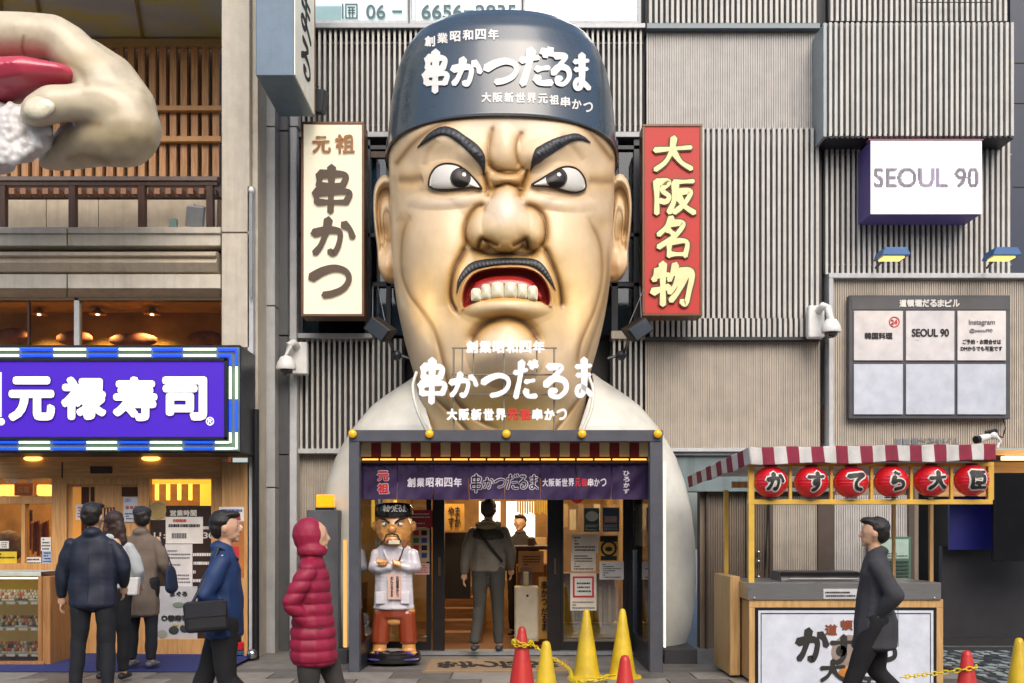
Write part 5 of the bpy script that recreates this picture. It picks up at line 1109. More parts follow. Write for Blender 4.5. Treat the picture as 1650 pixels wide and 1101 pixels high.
# ================================================================ SUSHI SHOP FRONT
YS2 = 1.4
def sp(name, r, m, d=.05, dy=0., bev=.003, parent=None): return pb(name, r, YS2 + dy, d, m, parent or sb, bev)
sp('header', (-60, 734, 357, 771), wood('shop_wood_x', 'cf9f66', 'b07f48', 'x'), .3, -.05); sp('header_joint', (99, 745, 101, 771), w_dark, .01, -.056, 0)
MB().box(X(-60, YS2), X(402, YL), YL + .0, 1.75, Z(733, YL) , Z(731, YL)).build('under_sign_soffit', w_lightx, sb)
for px in (53, 243): MB().sphere(P(px, 739, 1.33), (.11, .03, .03), 14).build('wash_light', lamp('wash_warm', 'ffc860', 1.6), sb, smooth=True)
sp('vent_grille', (145, 752, 180, 763), mat('grille_brown', '33241a', .5), .02, -.065)
shop_w = wood('shop_wood', 'cf9f66', 'b07f48')
for i_, r in enumerate(((-60, 800, 85, 812), (83, 771, 98, 1090), (98, 771, 107, 1080), (98, 771, 232, 780), (222, 771, 240, 1080), (340, 771, 357, 1080), (34, 812, 40, 912), (-60, 908, 90, 922), (228, 1030, 350, 1085))): sp('wood_frame', r, shop_w, .1 + i_ * .003, -.02 - i_ * .0035)
# back of shop, lit
SI = thing('sushi_shop_interior', 'warm lit interior behind the sushi shop windows', 'room', (-5, 3, 0))
MB().box(-9.5, X(352, 3), 3.6, 3.7, 0, 3).build('back_wall', ww, SI); MB().box(-9.5, X(352, 2), 1.6, 3.6, 2.55, 2.6).build('ceiling', ww, SI); MB().box(-9.5, X(352, 2), 1.6, 3.6, 0.01, .03).build('floor', fl, SI)
for i, (x, y) in enumerate(((-6.6, 2.5), (-5.2, 2.6), (-4.1, 2.4))):
    o = MB().box(x - .12, x + .12, y - .12, y + .12, 2.5, 2.54).build('ceiling_lamp', lamp('ceiling_lamp_warm', 'ffd9a0', 5), SI)
    l = bpy.data.lights.new('ceiling_light', 'AREA'); l.energy = 16; l.size = .3; l.color = (1, .72, .38); lo = bpy.data.objects.new('ceiling_light', l); COL.objects.link(lo); lo.parent = o; lo.location = (0, 0, -.03)
for px, w in ((10, 12), (68, 10), (-14, 8)): pb('paper_lantern', (px - w, 781, px + w, 799), 2.0, .2, lamp('paper_lantern_warm', 'ffcc66', 1.6), SI, .02)
pb('plaque', (23, 779, 53, 799), 1.8, .02, w_mid, SI); text('plaque_lettering', '元祖', paper, SI, (28, 784, 48, 794), 1.78, fat=.3)
for i, px in enumerate((252, 270, 288, 306)): pb('hanging_lamp', (px - 2.5, 780 , px + 2.5, 806), 2.0, .04, lamp('hanging_lamp_warm', 'ffd050', 2.2), SI, .005)
pb('side_lamp', (322, 775, 346, 825), 2.2, .05, lamp('side_lamp_warm', 'ffba40', 1.1), SI, .01); pb('top_lamp', (240, 772, 342, 780), 2.0, .05, lamp('side_lamp_warm', 'ffba40', 1.1), SI, .005)
for i in range(8): pb('hanging_ornament', (46 + i * 4.4, 838 + i * 5 % 7, 48.6 + i * 4.4, 886 + i * 7 % 11), 2.1, .04, mat('ornament_%d' % (i % 3), ('8a3a1e', 'b8842a', '6a2a18')[i % 3], .6, var=.4, scale=20), SI)
pb('poster', (41, 822, 52, 840), 2.0, .01, mat('dark_card', '4a3a2c', .6), SI); MB().sphere(P(14, 880, 2.2), (.2, .1, .2), 16).build('flower_display', mat('pale_flowers', '6d5a48', .7, var=.6, scale=20), SI, smooth=True)
for r in ((-60, 771, 83, 800), (-60, 812, 34, 908), (40, 812, 83, 908), (240, 771, 340, 1030)): sp('pane', r, glass('shop_glass', (.85, .8, .72), .03), .01, .02, 0)
for ch, r in (('お', (-18, 757, 4, 779)), ('帰', (9, 756, 31, 779)), ('り', (40, 757, 53, 778))): text('window_lettering', ch, mat('frosted_letter', 'cfc8bc', .6), sb, r, YS2 + .012, t=.003, fat=.9)
for r, n, m in (((0, 872, 14, 884), 3, paper), ((-20, 889, 27, 908), 3, mat('note_yellow', 'd0b52a', .6)), ((39, 898, 66, 911), 2, paper), ((66, 866, 82, 888), 4, paper), ((68, 888, 83, 908), 4, mat('note_blue', '9fb4d6', .6))):
    q = sp('window_note', r, m, .004, .008, 0); lines_print(q, (r[0] + 1, r[1] + 1, r[2] - 1, r[3] - 1), YS2 + .006, n, ink, int(r[0]) + 50)
# door
d_ = sp('door', (107, 778, 224, 1075), shop_w, .05, .03)
for r in ((117, 785, 131, 910), (146, 785, 152, 910)): pb('door_glass', r, YS2 + .02, .008, lamp('door_glass_lit', 'b97a32', .35) if r[0] < 120 else mat('door_glass_dark', '4a2a18', .2), d_)
pb('door_glass', (131, 785, 143, 910), YS2 + .02, .008, mat('door_glass_dark', '4a2a18', .2), d_); pb('door_glass', (196, 785, 224, 800), YS2 + .02, .008, mat('door_glass_dark', '4a2a18', .2), d_)
q = pb('notice', (122, 813, 137, 838), YS2 + .012, .004, paper, d_); lines_print(q, (125, 816, 134, 835), YS2 + .01, 4, ink_red, 41)
q = pb('wood_lattice', (163, 818, 184, 840), YS2 + .01, .02, w_dark, d_)
for i in range(4): pb('lattice_bar', (165 + i * 5, 819, 167 + i * 5, 839), YS2 - .002, .01, shop_w, q)
q = pb('menu_poster', (199, 801, 225, 841), YS2 + .012, .004, mat('poster_white_blue', 'c4cad6', .6), d_); lines_print(q, (201, 803, 223, 809), YS2 + .009, 2, mat('print_blue', '2b4a8a', .6), 42)
for k in range(3): MB().sphere(P(205 + k * 7, 818, YS2 + .009), (.022, .003, .022), 10).build('dish_print', mat('dish_print', 'b2603a', .6), q)
lines_print(q, (201, 826, 223, 838), YS2 + .009, 3, ink, 43)
# right window: notices
MB().lathe([(.0001, 0), (.085, 0), (.09, .004), (.1, .004), (.102, 0)], (0, 0, 0), 28, caps=False).build('round_emblem', mat('emblem_gold', 'a8905a', .4, var=.2), sb).matrix_basis = Matrix.Translation(P(254, 823, YS2 - .0) - WP[sb]) @ Matrix.Rotation(R(90), 4, 'X')
sp('emblem_card', (240, 809, 267, 838), mat('emblem_back', 'c2ab80', .6), .004, .008, 0)
sp('dark_sheet', (242, 815, 350, 1030), mat('dark_window_film', '33231a', .35), .004, .015, 0)
for i, ch in enumerate('営業時間'): text('window_lettering', ch, mat('frosted_letter', 'cfc8bc', .6), sb, (274 + i * 11, 822, 284 + i * 11, 832), YS2 + .01, t=.003, fat=.4)
text('window_lettering', '11:00～22:30', mat('frosted_letter', 'cfc8bc', .6), sb, (248, 858, 345, 868), YS2 + .01, t=.003, fat=.3)
for i, (a, b) in enumerate(((846, 3), (889, 4), (903, 5), (917, 3), (931, 4))): lines_print(sb, (310, a, 345, a + 8), YS2 + .012, 1, paper, 60 + i, fill=.6)
for r, c, n, m in (((267, 833, 327, 876), 'dcd6cc', 0, None), ((266, 877, 310, 945), 'cfcac6', 10, ink_grey)):
    q = sp('notice_sheet', r, mat('sheet_' + c, c, .7), .004, .004, 0)
    if n: lines_print(q, (r[0] + 3, r[1] + 8, r[2] - 3, r[3] - 4), YS2 + .001, n, m, 71)
    else: lines_print(q, (r[0] + 12, r[1] + 2, r[2] - 12, r[1] + 8), YS2 + .001, 1, ink_red, 72, fill=.8); lines_print(q, (r[0] + 4, r[1] + 10, r[2] - 4, r[1] + 16), YS2 + .001, 1, ink, 73, fill=.8); lines_print(q, (r[0] + 8, r[1] + 22, r[2] - 4, r[1] + 36), YS2 + .001, 1, ink_grey, 74, fill=.6)
q = sp('sushi_poster', (254, 945, 318, 1033), mat('poster_grey_white', 'aaa9ab', .6), .004, .004, 0)
text('poster_lettering', 'まぐろ', ink, q, (274, 953, 302, 961), YS2, fat=.5); text('poster_lettering', '○巻寿司', ink, q, (260, 991, 304, 1001), YS2, fat=.6)
for px, py, c in ((288, 975, '6b7a6a'), (280, 1016, '2b3330'), (298, 1013, '2b3330'), (262, 1022, '8a8f86')): MB().sphere(P(px, py, YS2), (.075 if py < 1000 else .06, .004, .035 if py < 1000 else .05), 14).build('sushi_print', mat('sushi_print_' + c, c, .6), q)
for px in (283, 299): MB().sphere(P(px, 1007, YS2 - .005), (.035, .003, .016), 12).build('sushi_print', mat('sushi_fill', 'b5a05a', .6), q)
# pillar notices
q = pb('recruit_notice', (353, 817, 393, 840), YL - .006, .005, paper, sb); lines_print(q, (356, 819, 390, 825), YL - .009, 1, mat('print_blue', '2b4a8a', .6), 81, fill=.7); text('notice_lettering', '募集', ink_red, q, (359, 826, 388, 838), YL - .012, fat=.9)
q = pb('job_notice', (352, 842, 393, 931), YL - .006, .005, mat('notice_orange', 'a8642c', .6, var=.2), sb)
pb('notice_tag', (373, 881, 385, 904), YL - .01, .003, ink_red, q); lines_print(q, (354, 846, 390, 862), YL - .01, 3, mat('print_gold', 'd0a030', .6), 82); lines_print(q, (354, 868, 371, 928), YL - .01, 6, ink, 83); lines_print(q, (373, 908, 391, 928), YL - .01, 3, ink_red, 84); MB().sphere(P(386, 850, YL - .01), (.035, .003, .03), 12).build('notice_emblem', paper, q)
for r, m in (((356, 1014, 370, 1036), black_pl), ((375, 1012, 388, 1034), black_pl), ((371, 1035, 392, 1048), mat('reader_red', 'a8161c', .4)), ((371, 1049, 392, 1056), mat('reader_blue', '2f4a6a', .4))): pb('card_reader', r, YL - .04, .04, m, sb, .005)
MB().sphere(P(406, 1054, 1.0), .06, 16).build('chrome_valve', mat('chrome', 'c8c8c8', .15, metal=1), sb, smooth=True)
struct(MB().box(-8, X(398, .9), -.1, YS2 + .2, .03, .036).build('entrance_carpet', mat('blue_carpet', '1f2c66', .95, var=.3, scale=30, bump=.5, bscale=300)))
# ---- food display case
dc = thing('food_display_case', 'glass food display case with wooden frame and shelves of sushi dishes at left edge', 'display case', P(20, 1092, .55))
YD = .45; cw = wood('case_wood', 'a97c4c', '84592f')
pb('top', (-60, 922, 66, 929), YD, .6, mat('case_top_pale', 'b9c0b8', .3), dc, .005)
MB().prism([P(66, 922, YD), P(82, 929, YD + .1), P(82, 934, YD + .1), P(66, 929, YD)], (0, .5, 0)).build('top_slope', w_dark, dc)
pb('back', (-60, 929, 76, 1082), YD + .55, .03, mat('case_back_yellow', 'c9a12e', .6, emit=.06, ecol='e8b840'), dc)
MB().box(X(66, YD) + .0, X(66, YD) + .09, YD + .02, YD + .56, Z(1080, YD), Z(929, YD)).build('side', cw, dc, .006)
pb('kick', (-60, 1071, 70, 1100), YD, .55, mat('kick_grey', '7b7d7f', .5), dc, .005); pb('bottom_rail', (-60, 1066, 70, 1072), YD - .01, .58, cw, dc, .004)
pb('glass_front', (-60, 930, 62, 1066), YD + .0, .008, glass('case_glass', (.95, .95, .93), .04), dc); pb('case_post', (61, 929, 67, 1068), YD - .006, .03, cw, dc, .003)
case_l = pb('case_lamp', (-60, 931, 60, 933), YD + .1, .05, lamp('case_lamp_warm', 'fff0c8', 2.5), dc)
rr = random.Random(9); fd = [mat('food_%s' % n, c, .4, coat=.3, var=.3, scale=30) for n, c in (('white', 'cfc9bb'), ('salmon', 'c0623a'), ('tuna', '9c2a26'), ('green', '4c6b34'), ('black', '22221f'), ('egg', 'cfa238'), ('lid', 'a9bfc0'))]
for k, py in enumerate((968, 1010, 1052)):
    pb('shelf', (-60, py, 62, py + 2), YD + .12, .42, mat('shelf_glass', '93a09c', .2, coat=.5), dc)
    for j in range(5):
        x = -36 + j * 22; c = P(x + 8, py - 1, YD + .22)
        tr = MB().box(c.x - .07, c.x + .07, c.y - .06, c.y + .12, c.z, c.z + .012).build('tray', fd[(4, 4, 6)[k]] if (j + k) % 2 else fd[0], dc, .003)
        b = [MB() for _ in fd]
        for a in range(4):
            for e in range(3):
                mi = rr.choice([0, 1, 2, 3, 5, 4] if k else [0, 0, 0, 1]); p = (c.x - .052 + a * .035, c.y - .03 + e * .055, c.z + .03 + e * .03)
                b[mi].sphere(p, (.018, .028, .024), 8)
        for mi, q in enumerate(b):
            if q.v: setp(q.build('sushi', fd[mi], tr, smooth=True), kind='stuff')
    for j in range(5): pb('price_tag', (-30 + j * 20, py + 2, -16 + j * 20, py + 6), YD + .11, .004, paper, dc)

# ================================================================ DESSERT CART
ct_ = thing('dessert_cart', 'wooden dessert cart with striped awning, red lanterns and a steel counter', 'cart', (X(1365, -.6), -.4, 0))
YK = -.8; cwood = wood('cart_pine', 'c9a26c', 'ab8450'); yw = mat('cart_yellow_paint', 'cfa744', .45, dirt=.15); stl = mat('brushed_steel', 'a9a9a8', .3, metal=.9, stretch=(1, 1, 30))
MB().box(X(1207, YK), X(1518, YK), YK, YK + 1.0, .05, Z(968, YK)).build('body', cwood, ct_, .008)
for r in ((1207, 966, 1520, 980), (1207, 980, 1217, 1101), (1509, 980, 1520, 1101)): pb('face_frame', r, YK - .02, .02, cwood, ct_, .004)
pb('counter_front', (1204, 939, 1517, 967), YK - .04, .9, stl, ct_, .006)
MB().box(X(1204, YK) - .03, X(1217, YK), YK + .35, YK + 1.05, .9, Z(965, YK) + .1).build('side_ledge', cwood, ct_, .006)
MB().box(X(1204, YK) - .1, X(1204, YK) - .0, YK + .3, YK + 1.1, .05, 1.02).build('side_board', cwood, ct_, .006)
pb('sign_frame', (1217, 979, 1509, 1200), YK - .03, .02, black_pl, ct_, .003); pn = pb('sign_panel', (1222, 984, 1504, 1200), YK - .04, .012, mat('cart_panel_white', 'c3c8d2', .45), ct_)
for r in ((1226, 988, 1500, 989.5), (1226, 989, 1227.2, 1200), (1499, 989, 1500, 1200)): pb('panel_line', r, YK - .044, .003, ink, pn)
q = pb('plate', (1327, 949, 1383, 965), YK - .048, .006, mat('plate_pale', 'b4b4b6', .4), ct_); lines_print(q, (1330, 952, 1380, 963), YK - .052, 2, ink, 91)
for px in (1216, 1506): MB().sphere(P(px, 964, YK - .045), .012, 8).build('screw', stl, ct_)
bk = mat('panel_print_black', '24221f', .6)
brush('panel_letter', 'かす', bk, pn, [(1284, 1014, 1334, 1066), (1338, 1026, 1376, 1068)], YK - .042, t=.003, w=.2); brush('panel_letter', 'てら', bk, pn, [(1378, 1026, 1410, 1068), (1412, 1020, 1448, 1066)], YK - .042, t=.003, w=.2)
brush('panel_letter', '大臣', bk, pn, [(1322, 1064, 1362, 1098), (1382, 1070, 1418, 1104)], YK - .046, t=.003, w=.19)
for ch, r in (('道', (1329, 1006, 1349, 1024)), ('頓', (1354, 999, 1374, 1016)), ('堀', (1379, 1000, 1398, 1016))): text('panel_letter', ch, mat('panel_print_brown', '7a3a1e', .6), pn, r, YK - .042, t=.003, fat=.8)
MB().sphere(P(1368, 1052, YK - .04), (.17, .004, .17), 30).build('panel_ring', mat('panel_print_taupe', '8e8076', .6), pn, smooth=True); MB().sphere(P(1368, 1084, YK - .043), (.1, .006, .06), 24).build('panel_cake', mat('panel_print_ochre', 'b5742a', .6), pn, smooth=True)
# posts, awning
pf = .035
def post(px, Y, py0, py1, w=.02, m=cwood, n='post'): MB().box(X(px, Y) - w, X(px, Y) + w, Y - w, Y + w, Z(py1, Y), Z(py0, Y)).build(n, m, ct_, .003)
post(1210, YK, 745, 942, .0275, yw); post(1595, YK - .0, 745, 806, .0275, yw)
YP = YK + 1.0; post(1170, YP, 790, 985, .022, yw); post(1440, YP, 800, 945, .016); post(1500, YP, 800, 945, .02)
# lantern frame
pb('lantern_rail', (1206, 805, 1600, 813), YK - .03, .06, yw, ct_, .004); pb('lantern_rail', (1206, 746, 1600, 752), YK - .03, .06, yw, ct_, .004)
for px in (1209, 1274, 1340, 1405, 1469, 1534, 1597): pb('lantern_divider', (px - 2.5, 748, px + 2.5, 806), YK - .025, .04, yw, ct_, .003)
pb('rear_beam', (1180, 776, 1510, 786), YP, .05, w_mid, ct_)
lr = bpy.data.materials.new('lantern_red'); lr.use_nodes = True; bs = lr.node_tree.nodes['Principled BSDF']; bs.inputs['Base Color'].default_value = (*lin('b81420'), 1); bs.inputs['Roughness'].default_value = .3; bs.inputs['Coat Weight'].default_value = .3; bs.inputs['Emission Color'].default_value = (*lin('d02028'), 1); bs.inputs['Emission Strength'].default_value = .08
ll = ['fourth', 'x']; nth = ['first', 'second', 'third', 'fourth', 'fifth', 'sixth']
LP = [(1242, 777), (1307, 777), (1371, 777), (1436, 776), (1500, 775), (1565, 774)]
for (px, py), ch, nn in zip(LP, 'かすてら大臣', nth):
    Yl = YK - .02; c = P(px, py, Yl); r_ = 27.5 / sc(Yl); t = thing('paper_lantern', f'round red lantern with the character {ch} on it, {nn} from the left under the awning', 'lantern', tuple(c), group='red lanterns under the cart awning')
    prof = [(.0001 + r_ * 1.0 * math.sin(a) * (1 - .03 * (k % 2)), -r_ * .93 * math.cos(a)) for k, a in enumerate(np.linspace(.35, math.pi - .35, 27))]
    MB().lathe(prof, c, 36).build('shade', lr, t, smooth=True)
    MB().lathe([(r_ * .36, -r_ * .9), (r_ * .36, -r_ * .97)], c, 20).lathe([(r_ * .36, r_ * .9), (r_ * .36, r_ * .97)], c, 20).build('ring', black_pl, t)
    def lm_(px_, py_, lift, c=c, Yl=Yl, r_=r_):
        x = (np.asarray(px_) - VX) / sc(Yl); z = EYE + (VY - np.asarray(py_)) / sc(Yl); d2 = np.clip(r_ ** 2 * .98 - (x - c.x) ** 2 - ((z - c.z) / .93) ** 2, 0, None); return np.stack([x, Yl - np.sqrt(d2) - lift - .003, z], -1)
    rc_ = [(px - 12, py - 14, px + 15, py + 14)]
    brush('letter_outline', ch, paper, t, rc_, t=.002, w=.16, grow=3.0, mp=lm_); brush('letter', ch, bk, t, rc_, t=.004, w=.17, grow=.4, mp=lambda a, b, l, f=lm_: f(a, b, l + .006))
# awning cloth: front valance and the side flap, alternating strips
aw = [mat('awning_wine', '7e2338', .85, bump=.4, bscale=200, dirt=.1), mat('awning_white', 'bfbcb8', .85, bump=.4, bscale=200, dirt=.2)]
YA = YK - .12
def cloth(name, c00, c10, c01, c11, n, sag, first=0, rest=None):    # corners top-left, top-right, bottom-left, bottom-right
    nu, nv = n * 10 + 1, 16; U, V_ = np.meshgrid(np.linspace(0, 1, nu), np.linspace(0, 1, nv))
    A, B, C, D = map(np.array, (c00, c10, c01, c11)); p = (A * (1 - U[..., None]) + B * U[..., None]) * (1 - V_[..., None]) + (C * (1 - U[..., None]) + D * U[..., None]) * V_[..., None]
    p[..., 1] -= .012 * np.sin(U * n * 2.1 + 2 * V_) * V_ + .006 * np.sin(U * n * 5.3 + 1); p[..., 2] -= sag * np.abs(np.sin(U * math.pi * 3.5)) ** 1 * .5 * V_ + sag * .4 * np.sin(U * 17 + 1) * V_ + sag * .25 * np.sin(U * 31) * (1 - V_)
    f = gridf(nu, nv); mi = (((np.arange(len(f)) % (nu - 1)) // 10) + first) % 2
    o = np_mesh(name, p.reshape(-1, 3), f, aw, ct_, mi=mi); m_ = o.modifiers.new('t', 'SOLIDIFY'); m_.thickness = .004; return o
cloth('awning_valance', P(1207, 721, YA), P(1604, 716, YA), P(1210, 748, YA - .03), P(1605, 741, YA - .03), 20, .016, 1)
rl_ = P(1108, 768, .75); rb_ = P(1110, 785, .75)
cloth('awning_side', rl_, P(1207, 721, YA), rb_, P(1210, 748, YA - .03), 12, .012, 0)
cloth('awning_top', tuple(rl_), P(1207, 721, YA) , (rl_[0] + 2.9, .75, rl_[2] + .02), P(1604, 716, YA), 2, 0, 1)
MB().box(X(1207, YA) + .1, X(1600, YA), YA + .03, YA + .06, Z(737, YA), Z(732, YA)).build('awning_bar', w_mid, ct_)
# grill on the counter
gr = thing('steel_griddle', 'steel griddle with rounded hood on top of the cart counter', 'griddle', P(1318, 938, YK + .35))
cg = P(1318, 934, YK + .35); pr = [(cg.x + s_ * 66 / sc(YK + .35), 0) for s_ in (-1, 1)]
MB().prism([(cg.x - .39, cg.y - .12 + .12 * (1 - math.cos(a)), cg.z - .03 + .11 * math.sin(a)) for a in np.linspace(0, math.pi / 2, 9)] + [(cg.x - .39, cg.y + .3, cg.z + .08), (cg.x - .39, cg.y + .3, cg.z - .03)], (.78, 0, 0)).build('hood', mat('dark_steel', '2c2c2e', .3, metal=.6), gr, smooth=True)
MB().box(cg.x - .43, cg.x + .43, cg.y - .16, cg.y + .3, cg.z - .06, cg.z - .032).build('tray', stl, gr, .005); MB().tube([(cg.x - .33, cg.y - .17, cg.z + .02), (cg.x + .33, cg.y - .17, cg.z + .02)], .012, 8).build('handle', mat('chrome', 'c8c8c8', .15, metal=1), gr, smooth=True)

# ================================================================ SMALL CHEF STATUE
ms = thing('small_chef_statue', 'small glossy statue of an angry chef with crossed arms, left of the doors', 'statue', P(634, 1070, .7))
Y0 = .7; k0 = 1 / sc(Y0); o0 = P(635, 1070, Y0); gl = dict(coat=.7)
def mp0(px, py, dy=0.): return (X(px, Y0), Y0 + dy, Z(py, Y0))
def N0(px, py, rx, rz, ry=None, dy=0.): return (*mp0(px, py, dy), rx * k0, (ry or rx) * k0, rz * k0)
sskin = mat('statue_skin', 'c98f4e', .25, var=.12, **gl); scoat = mat('statue_coat', 'cfcbd2', .28, **gl); sblk = mat('statue_black', '1a191b', .2, **gl); spur = mat('statue_purple', '4a3f8f', .3, **gl); sor = mat('statue_orange', '84361a', .3, **gl)
MB().lathe([(.0001, .0), (.285, 0), (.30, .03), (.29, .1), (.25, .125), (.0001, .125)], (o0.x, o0.y, .035), 40, sy=.8).build('base', sblk, ms, smooth=True)
MB().lathe([(.0001, .128), (.12, .128), (.12, .131), (.0001, .133)], (o0.x, o0.y, .035), 30, sy=.8).build('base_plate', mat('statue_plate', '8d8d90', .4), ms)
blob('body', [[N0(635, 1000, 20, 10, 14), N0(635, 985, 20, 12, 14)], [N0(615, 985, 13, 12), N0(613, 1020, 11, 12), N0(612, 1045, 12, 9)], [N0(657, 985, 13, 12), N0(657, 1020, 11, 12), N0(659, 1045, 12, 9)], [N0(610, 1052, 15, 6, 22, -.03)], [N0(661, 1052, 15, 6, 22, -.03)],
    [N0(635, 990, 18, 12, 12), N0(635, 890, 16, 14, 12), N0(635, 868, 15, 15)], [N0(635, 849, 31, 33, 27), N0(635, 858, 30, 24, 27)], [N0(604, 848, 5, 9)], [N0(666, 848, 5, 9)], [N0(634, 869, 17, 9, 10, -.155)], [N0(635, 853, 7, 7, 6, -.195)], [N0(627, 868, 3.5, 2), N0(635, 865, 3.5, 2), N0(643, 868, 3.5, 2)]], .011, sskin, ms, smooth=4)
blob('shorts', [[N0(635, 978, 31, 8, 20), N0(635, 992, 30, 8, 19)], [N0(617, 990, 16, 12), N0(614, 1015, 15.5, 12), N0(613, 1034, 15, 6)], [N0(655, 990, 16, 12), N0(657, 1015, 15.5, 12), N0(658, 1034, 15, 6)]], .012, sor, ms, smooth=3)
blob('coat', [[N0(635, 884, 28, 9, 17), N0(635, 905, 32, 16, 20), N0(635, 940, 32, 16, 21), N0(635, 975, 34, 10, 23), N0(635, 980, 35, 4, 24)], [N0(606, 893, 9, 9), N0(602, 915, 9, 9, 9, -.02), N0(612, 916, 8, 7, 8, -.12), N0(630, 913, 7, 6, 7, -.15)], [N0(665, 893, 10, 9), N0(670, 914, 10, 9, 10, -.02), N0(660, 914, 8, 7, 8, -.12), N0(648, 911, 7, 6, 7, -.14)]], .010, scoat, ms, smooth=4)
blob('hand', [[N0(642, 908, 7, 7, 6, -.19)]] + [[N0(637 + i * 3.2, 902 + i, 2, 2, 2, -.225), N0(640 + i * 3, 908 + i, 2, 2, 2, -.235)] for i in range(4)] + [[N0(646, 905, 2.2, 2, 2, -.21), N0(648, 896, 2, 2, 2, -.2)]], .005, sskin, ms, smooth=3)
blob('hand', [[N0(620, 908, 8, 4, 5, -.19)]] + [[N0(612 + i * 3.5, 905, 1.8, 2.5, 2, -.215), N0(611 + i * 3.5, 900 + i * .4, 1.6, 2, 2, -.2)] for i in range(4)] + [[N0(626, 905, 2, 2, 2, -.2), N0(628, 900, 1.6, 2, 2, -.19)]], .005, sskin, ms, smooth=3)
MB().tube([mp0(643, 912, -.22), mp0(660, 868, -.24)], .007, 8).build('skewer', w_dark, ms, smooth=True); blob('skewered_snack', [[N0(655, 880, 4, 3, 4, -.24), N0(659, 870, 4, 3, 4, -.24)]], .006, mat('fried_snack', '8a5322', .6, bump=.4), ms)
MB().lathe([(.20, 0), (.212, .03), (.207, .1), (.193, .13), (.14, .15), (.0001, .158)], (o0.x, Y0, Z(833, Y0)), 32).build('cap', sblk, ms, smooth=True)
def capm(px, py, l): 
    x = (np.asarray(px) - VX) / sc(Y0 - .2); return np.stack([x, Y0 - np.sqrt(np.clip(.215 ** 2 - (x - o0.x) ** 2, 0, 1)) - l, EYE + (VY - np.asarray(py)) / sc(Y0 - .2)], -1)
brush('cap_logo', '串かつだるま', paper, ms, cells(617, 814, 654, 825, 6, .02), t=.001, w=.16, mp=capm)
for sg in (-1, 1):
    MB().tube([mp0(635 + sg * 21, 836, -.165), mp0(635 + sg * 13, 837, -.183), mp0(635 + sg * 4, 843, -.19)], [.006, .013, .009], 8).build('eyebrow', sblk, ms, smooth=True)
    MB().sphere(mp0(635 + sg * 12, 845, -.170), (.032, .014, .018), 12).build('eye', eye_m, ms, smooth=True); MB().sphere(mp0(635 + sg * 10, 845, -.182), (.011, .005, .012), 10).build('pupil', pup_m, ms, smooth=True)
    MB().box(X(635 + sg * 20, Y0) - .05, X(635 + sg * 20, Y0) + .05, Y0 - .155, Y0 - .12, Z(972, Y0), Z(952, Y0)).build('coat_pocket', scoat, ms, .008)
    MB().tube([mp0(611 if sg < 0 else 659, 1048, -.1), mp0(604 if sg < 0 else 652, 1053, -.14), mp0(611 if sg < 0 else 660, 1049, -.19), mp0(618 if sg < 0 else 668, 1053, -.14)], .012, 8).build('sandal_strap', spur, ms, smooth=True)
    MB().sphere(mp0(610 if sg < 0 else 661, 1060, -.06), (.11, .17, .02), 16).build('sandal', spur, ms, smooth=True)
MB().sphere(mp0(635, 872, -.205), (.06, .02, .034), 14).build('mouth', gum_m, ms, smooth=True); pb('teeth', (626, 871, 644, 877), Y0 - .230, .01, tooth_m, ms, .002); MB().tube([mp0(621, 874, -.195), mp0(626, 862, -.222), mp0(635, 860, -.23), mp0(644, 862, -.222), mp0(649, 874, -.195)], .008, 8).build('moustache', sblk, ms, smooth=True)
q = pb('sash', (625, 925, 646, 966), Y0 - .185, .012, mat('sash_pink', 'c9a69a', .6), ms); text('sash_lettering', '二度漬け\n禁止やで', ink, q, (628, 929, 643, 962), Y0 - .187, fat=.2) if False else [text('sash_lettering', s_, ink, q, (a, 929, a + 5, 962), Y0 - .187, t=.002, fat=.2) for s_, a in (('元\n祖\n串\nか\nつ', 638), ('だ\nる\nま', 629))]
for a in ((621, 886, 629, 905), (650, 886, 642, 905)): MB().tube([mp0(a[0], a[1], -.14), mp0(a[2], a[3], -.165)], .012, 8).build('lapel', scoat, ms, smooth=True)

# ================================================================ GIANT HAND WITH SUSHI
gh = thing('giant_hand', 'giant cream hand sculpture pinching a piece of tuna sushi at the top left corner', 'sculpture', P(180, 272, .3))
YH = .1
def NH(px, py, r, dy=0., ry=None, rz=None): k = 1 / sc(YH + dy); return (X(px, YH + dy), YH + dy, Z(py, YH + dy), r * k, (ry or r) * k, (rz or r) * k)
def hcol(co, no):  # shading in creases, under the finger and at the palm bottom put in colour
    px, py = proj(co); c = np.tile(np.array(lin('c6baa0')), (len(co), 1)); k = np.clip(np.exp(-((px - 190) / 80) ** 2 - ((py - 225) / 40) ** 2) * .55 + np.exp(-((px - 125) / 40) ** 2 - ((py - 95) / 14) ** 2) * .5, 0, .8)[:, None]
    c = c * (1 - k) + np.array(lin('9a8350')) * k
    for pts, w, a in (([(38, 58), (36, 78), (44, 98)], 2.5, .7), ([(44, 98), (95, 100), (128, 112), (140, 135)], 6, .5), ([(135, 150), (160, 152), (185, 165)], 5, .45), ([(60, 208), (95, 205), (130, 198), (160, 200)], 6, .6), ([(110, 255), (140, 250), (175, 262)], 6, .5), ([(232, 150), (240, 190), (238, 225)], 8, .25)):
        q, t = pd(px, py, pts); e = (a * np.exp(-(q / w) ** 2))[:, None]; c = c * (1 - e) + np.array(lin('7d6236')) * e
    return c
hand_m = mat('hand_paint_cream', 'cfc5ac', .45, var=.08, scale=4, attr='Col', coat=.15, dirt=.3)
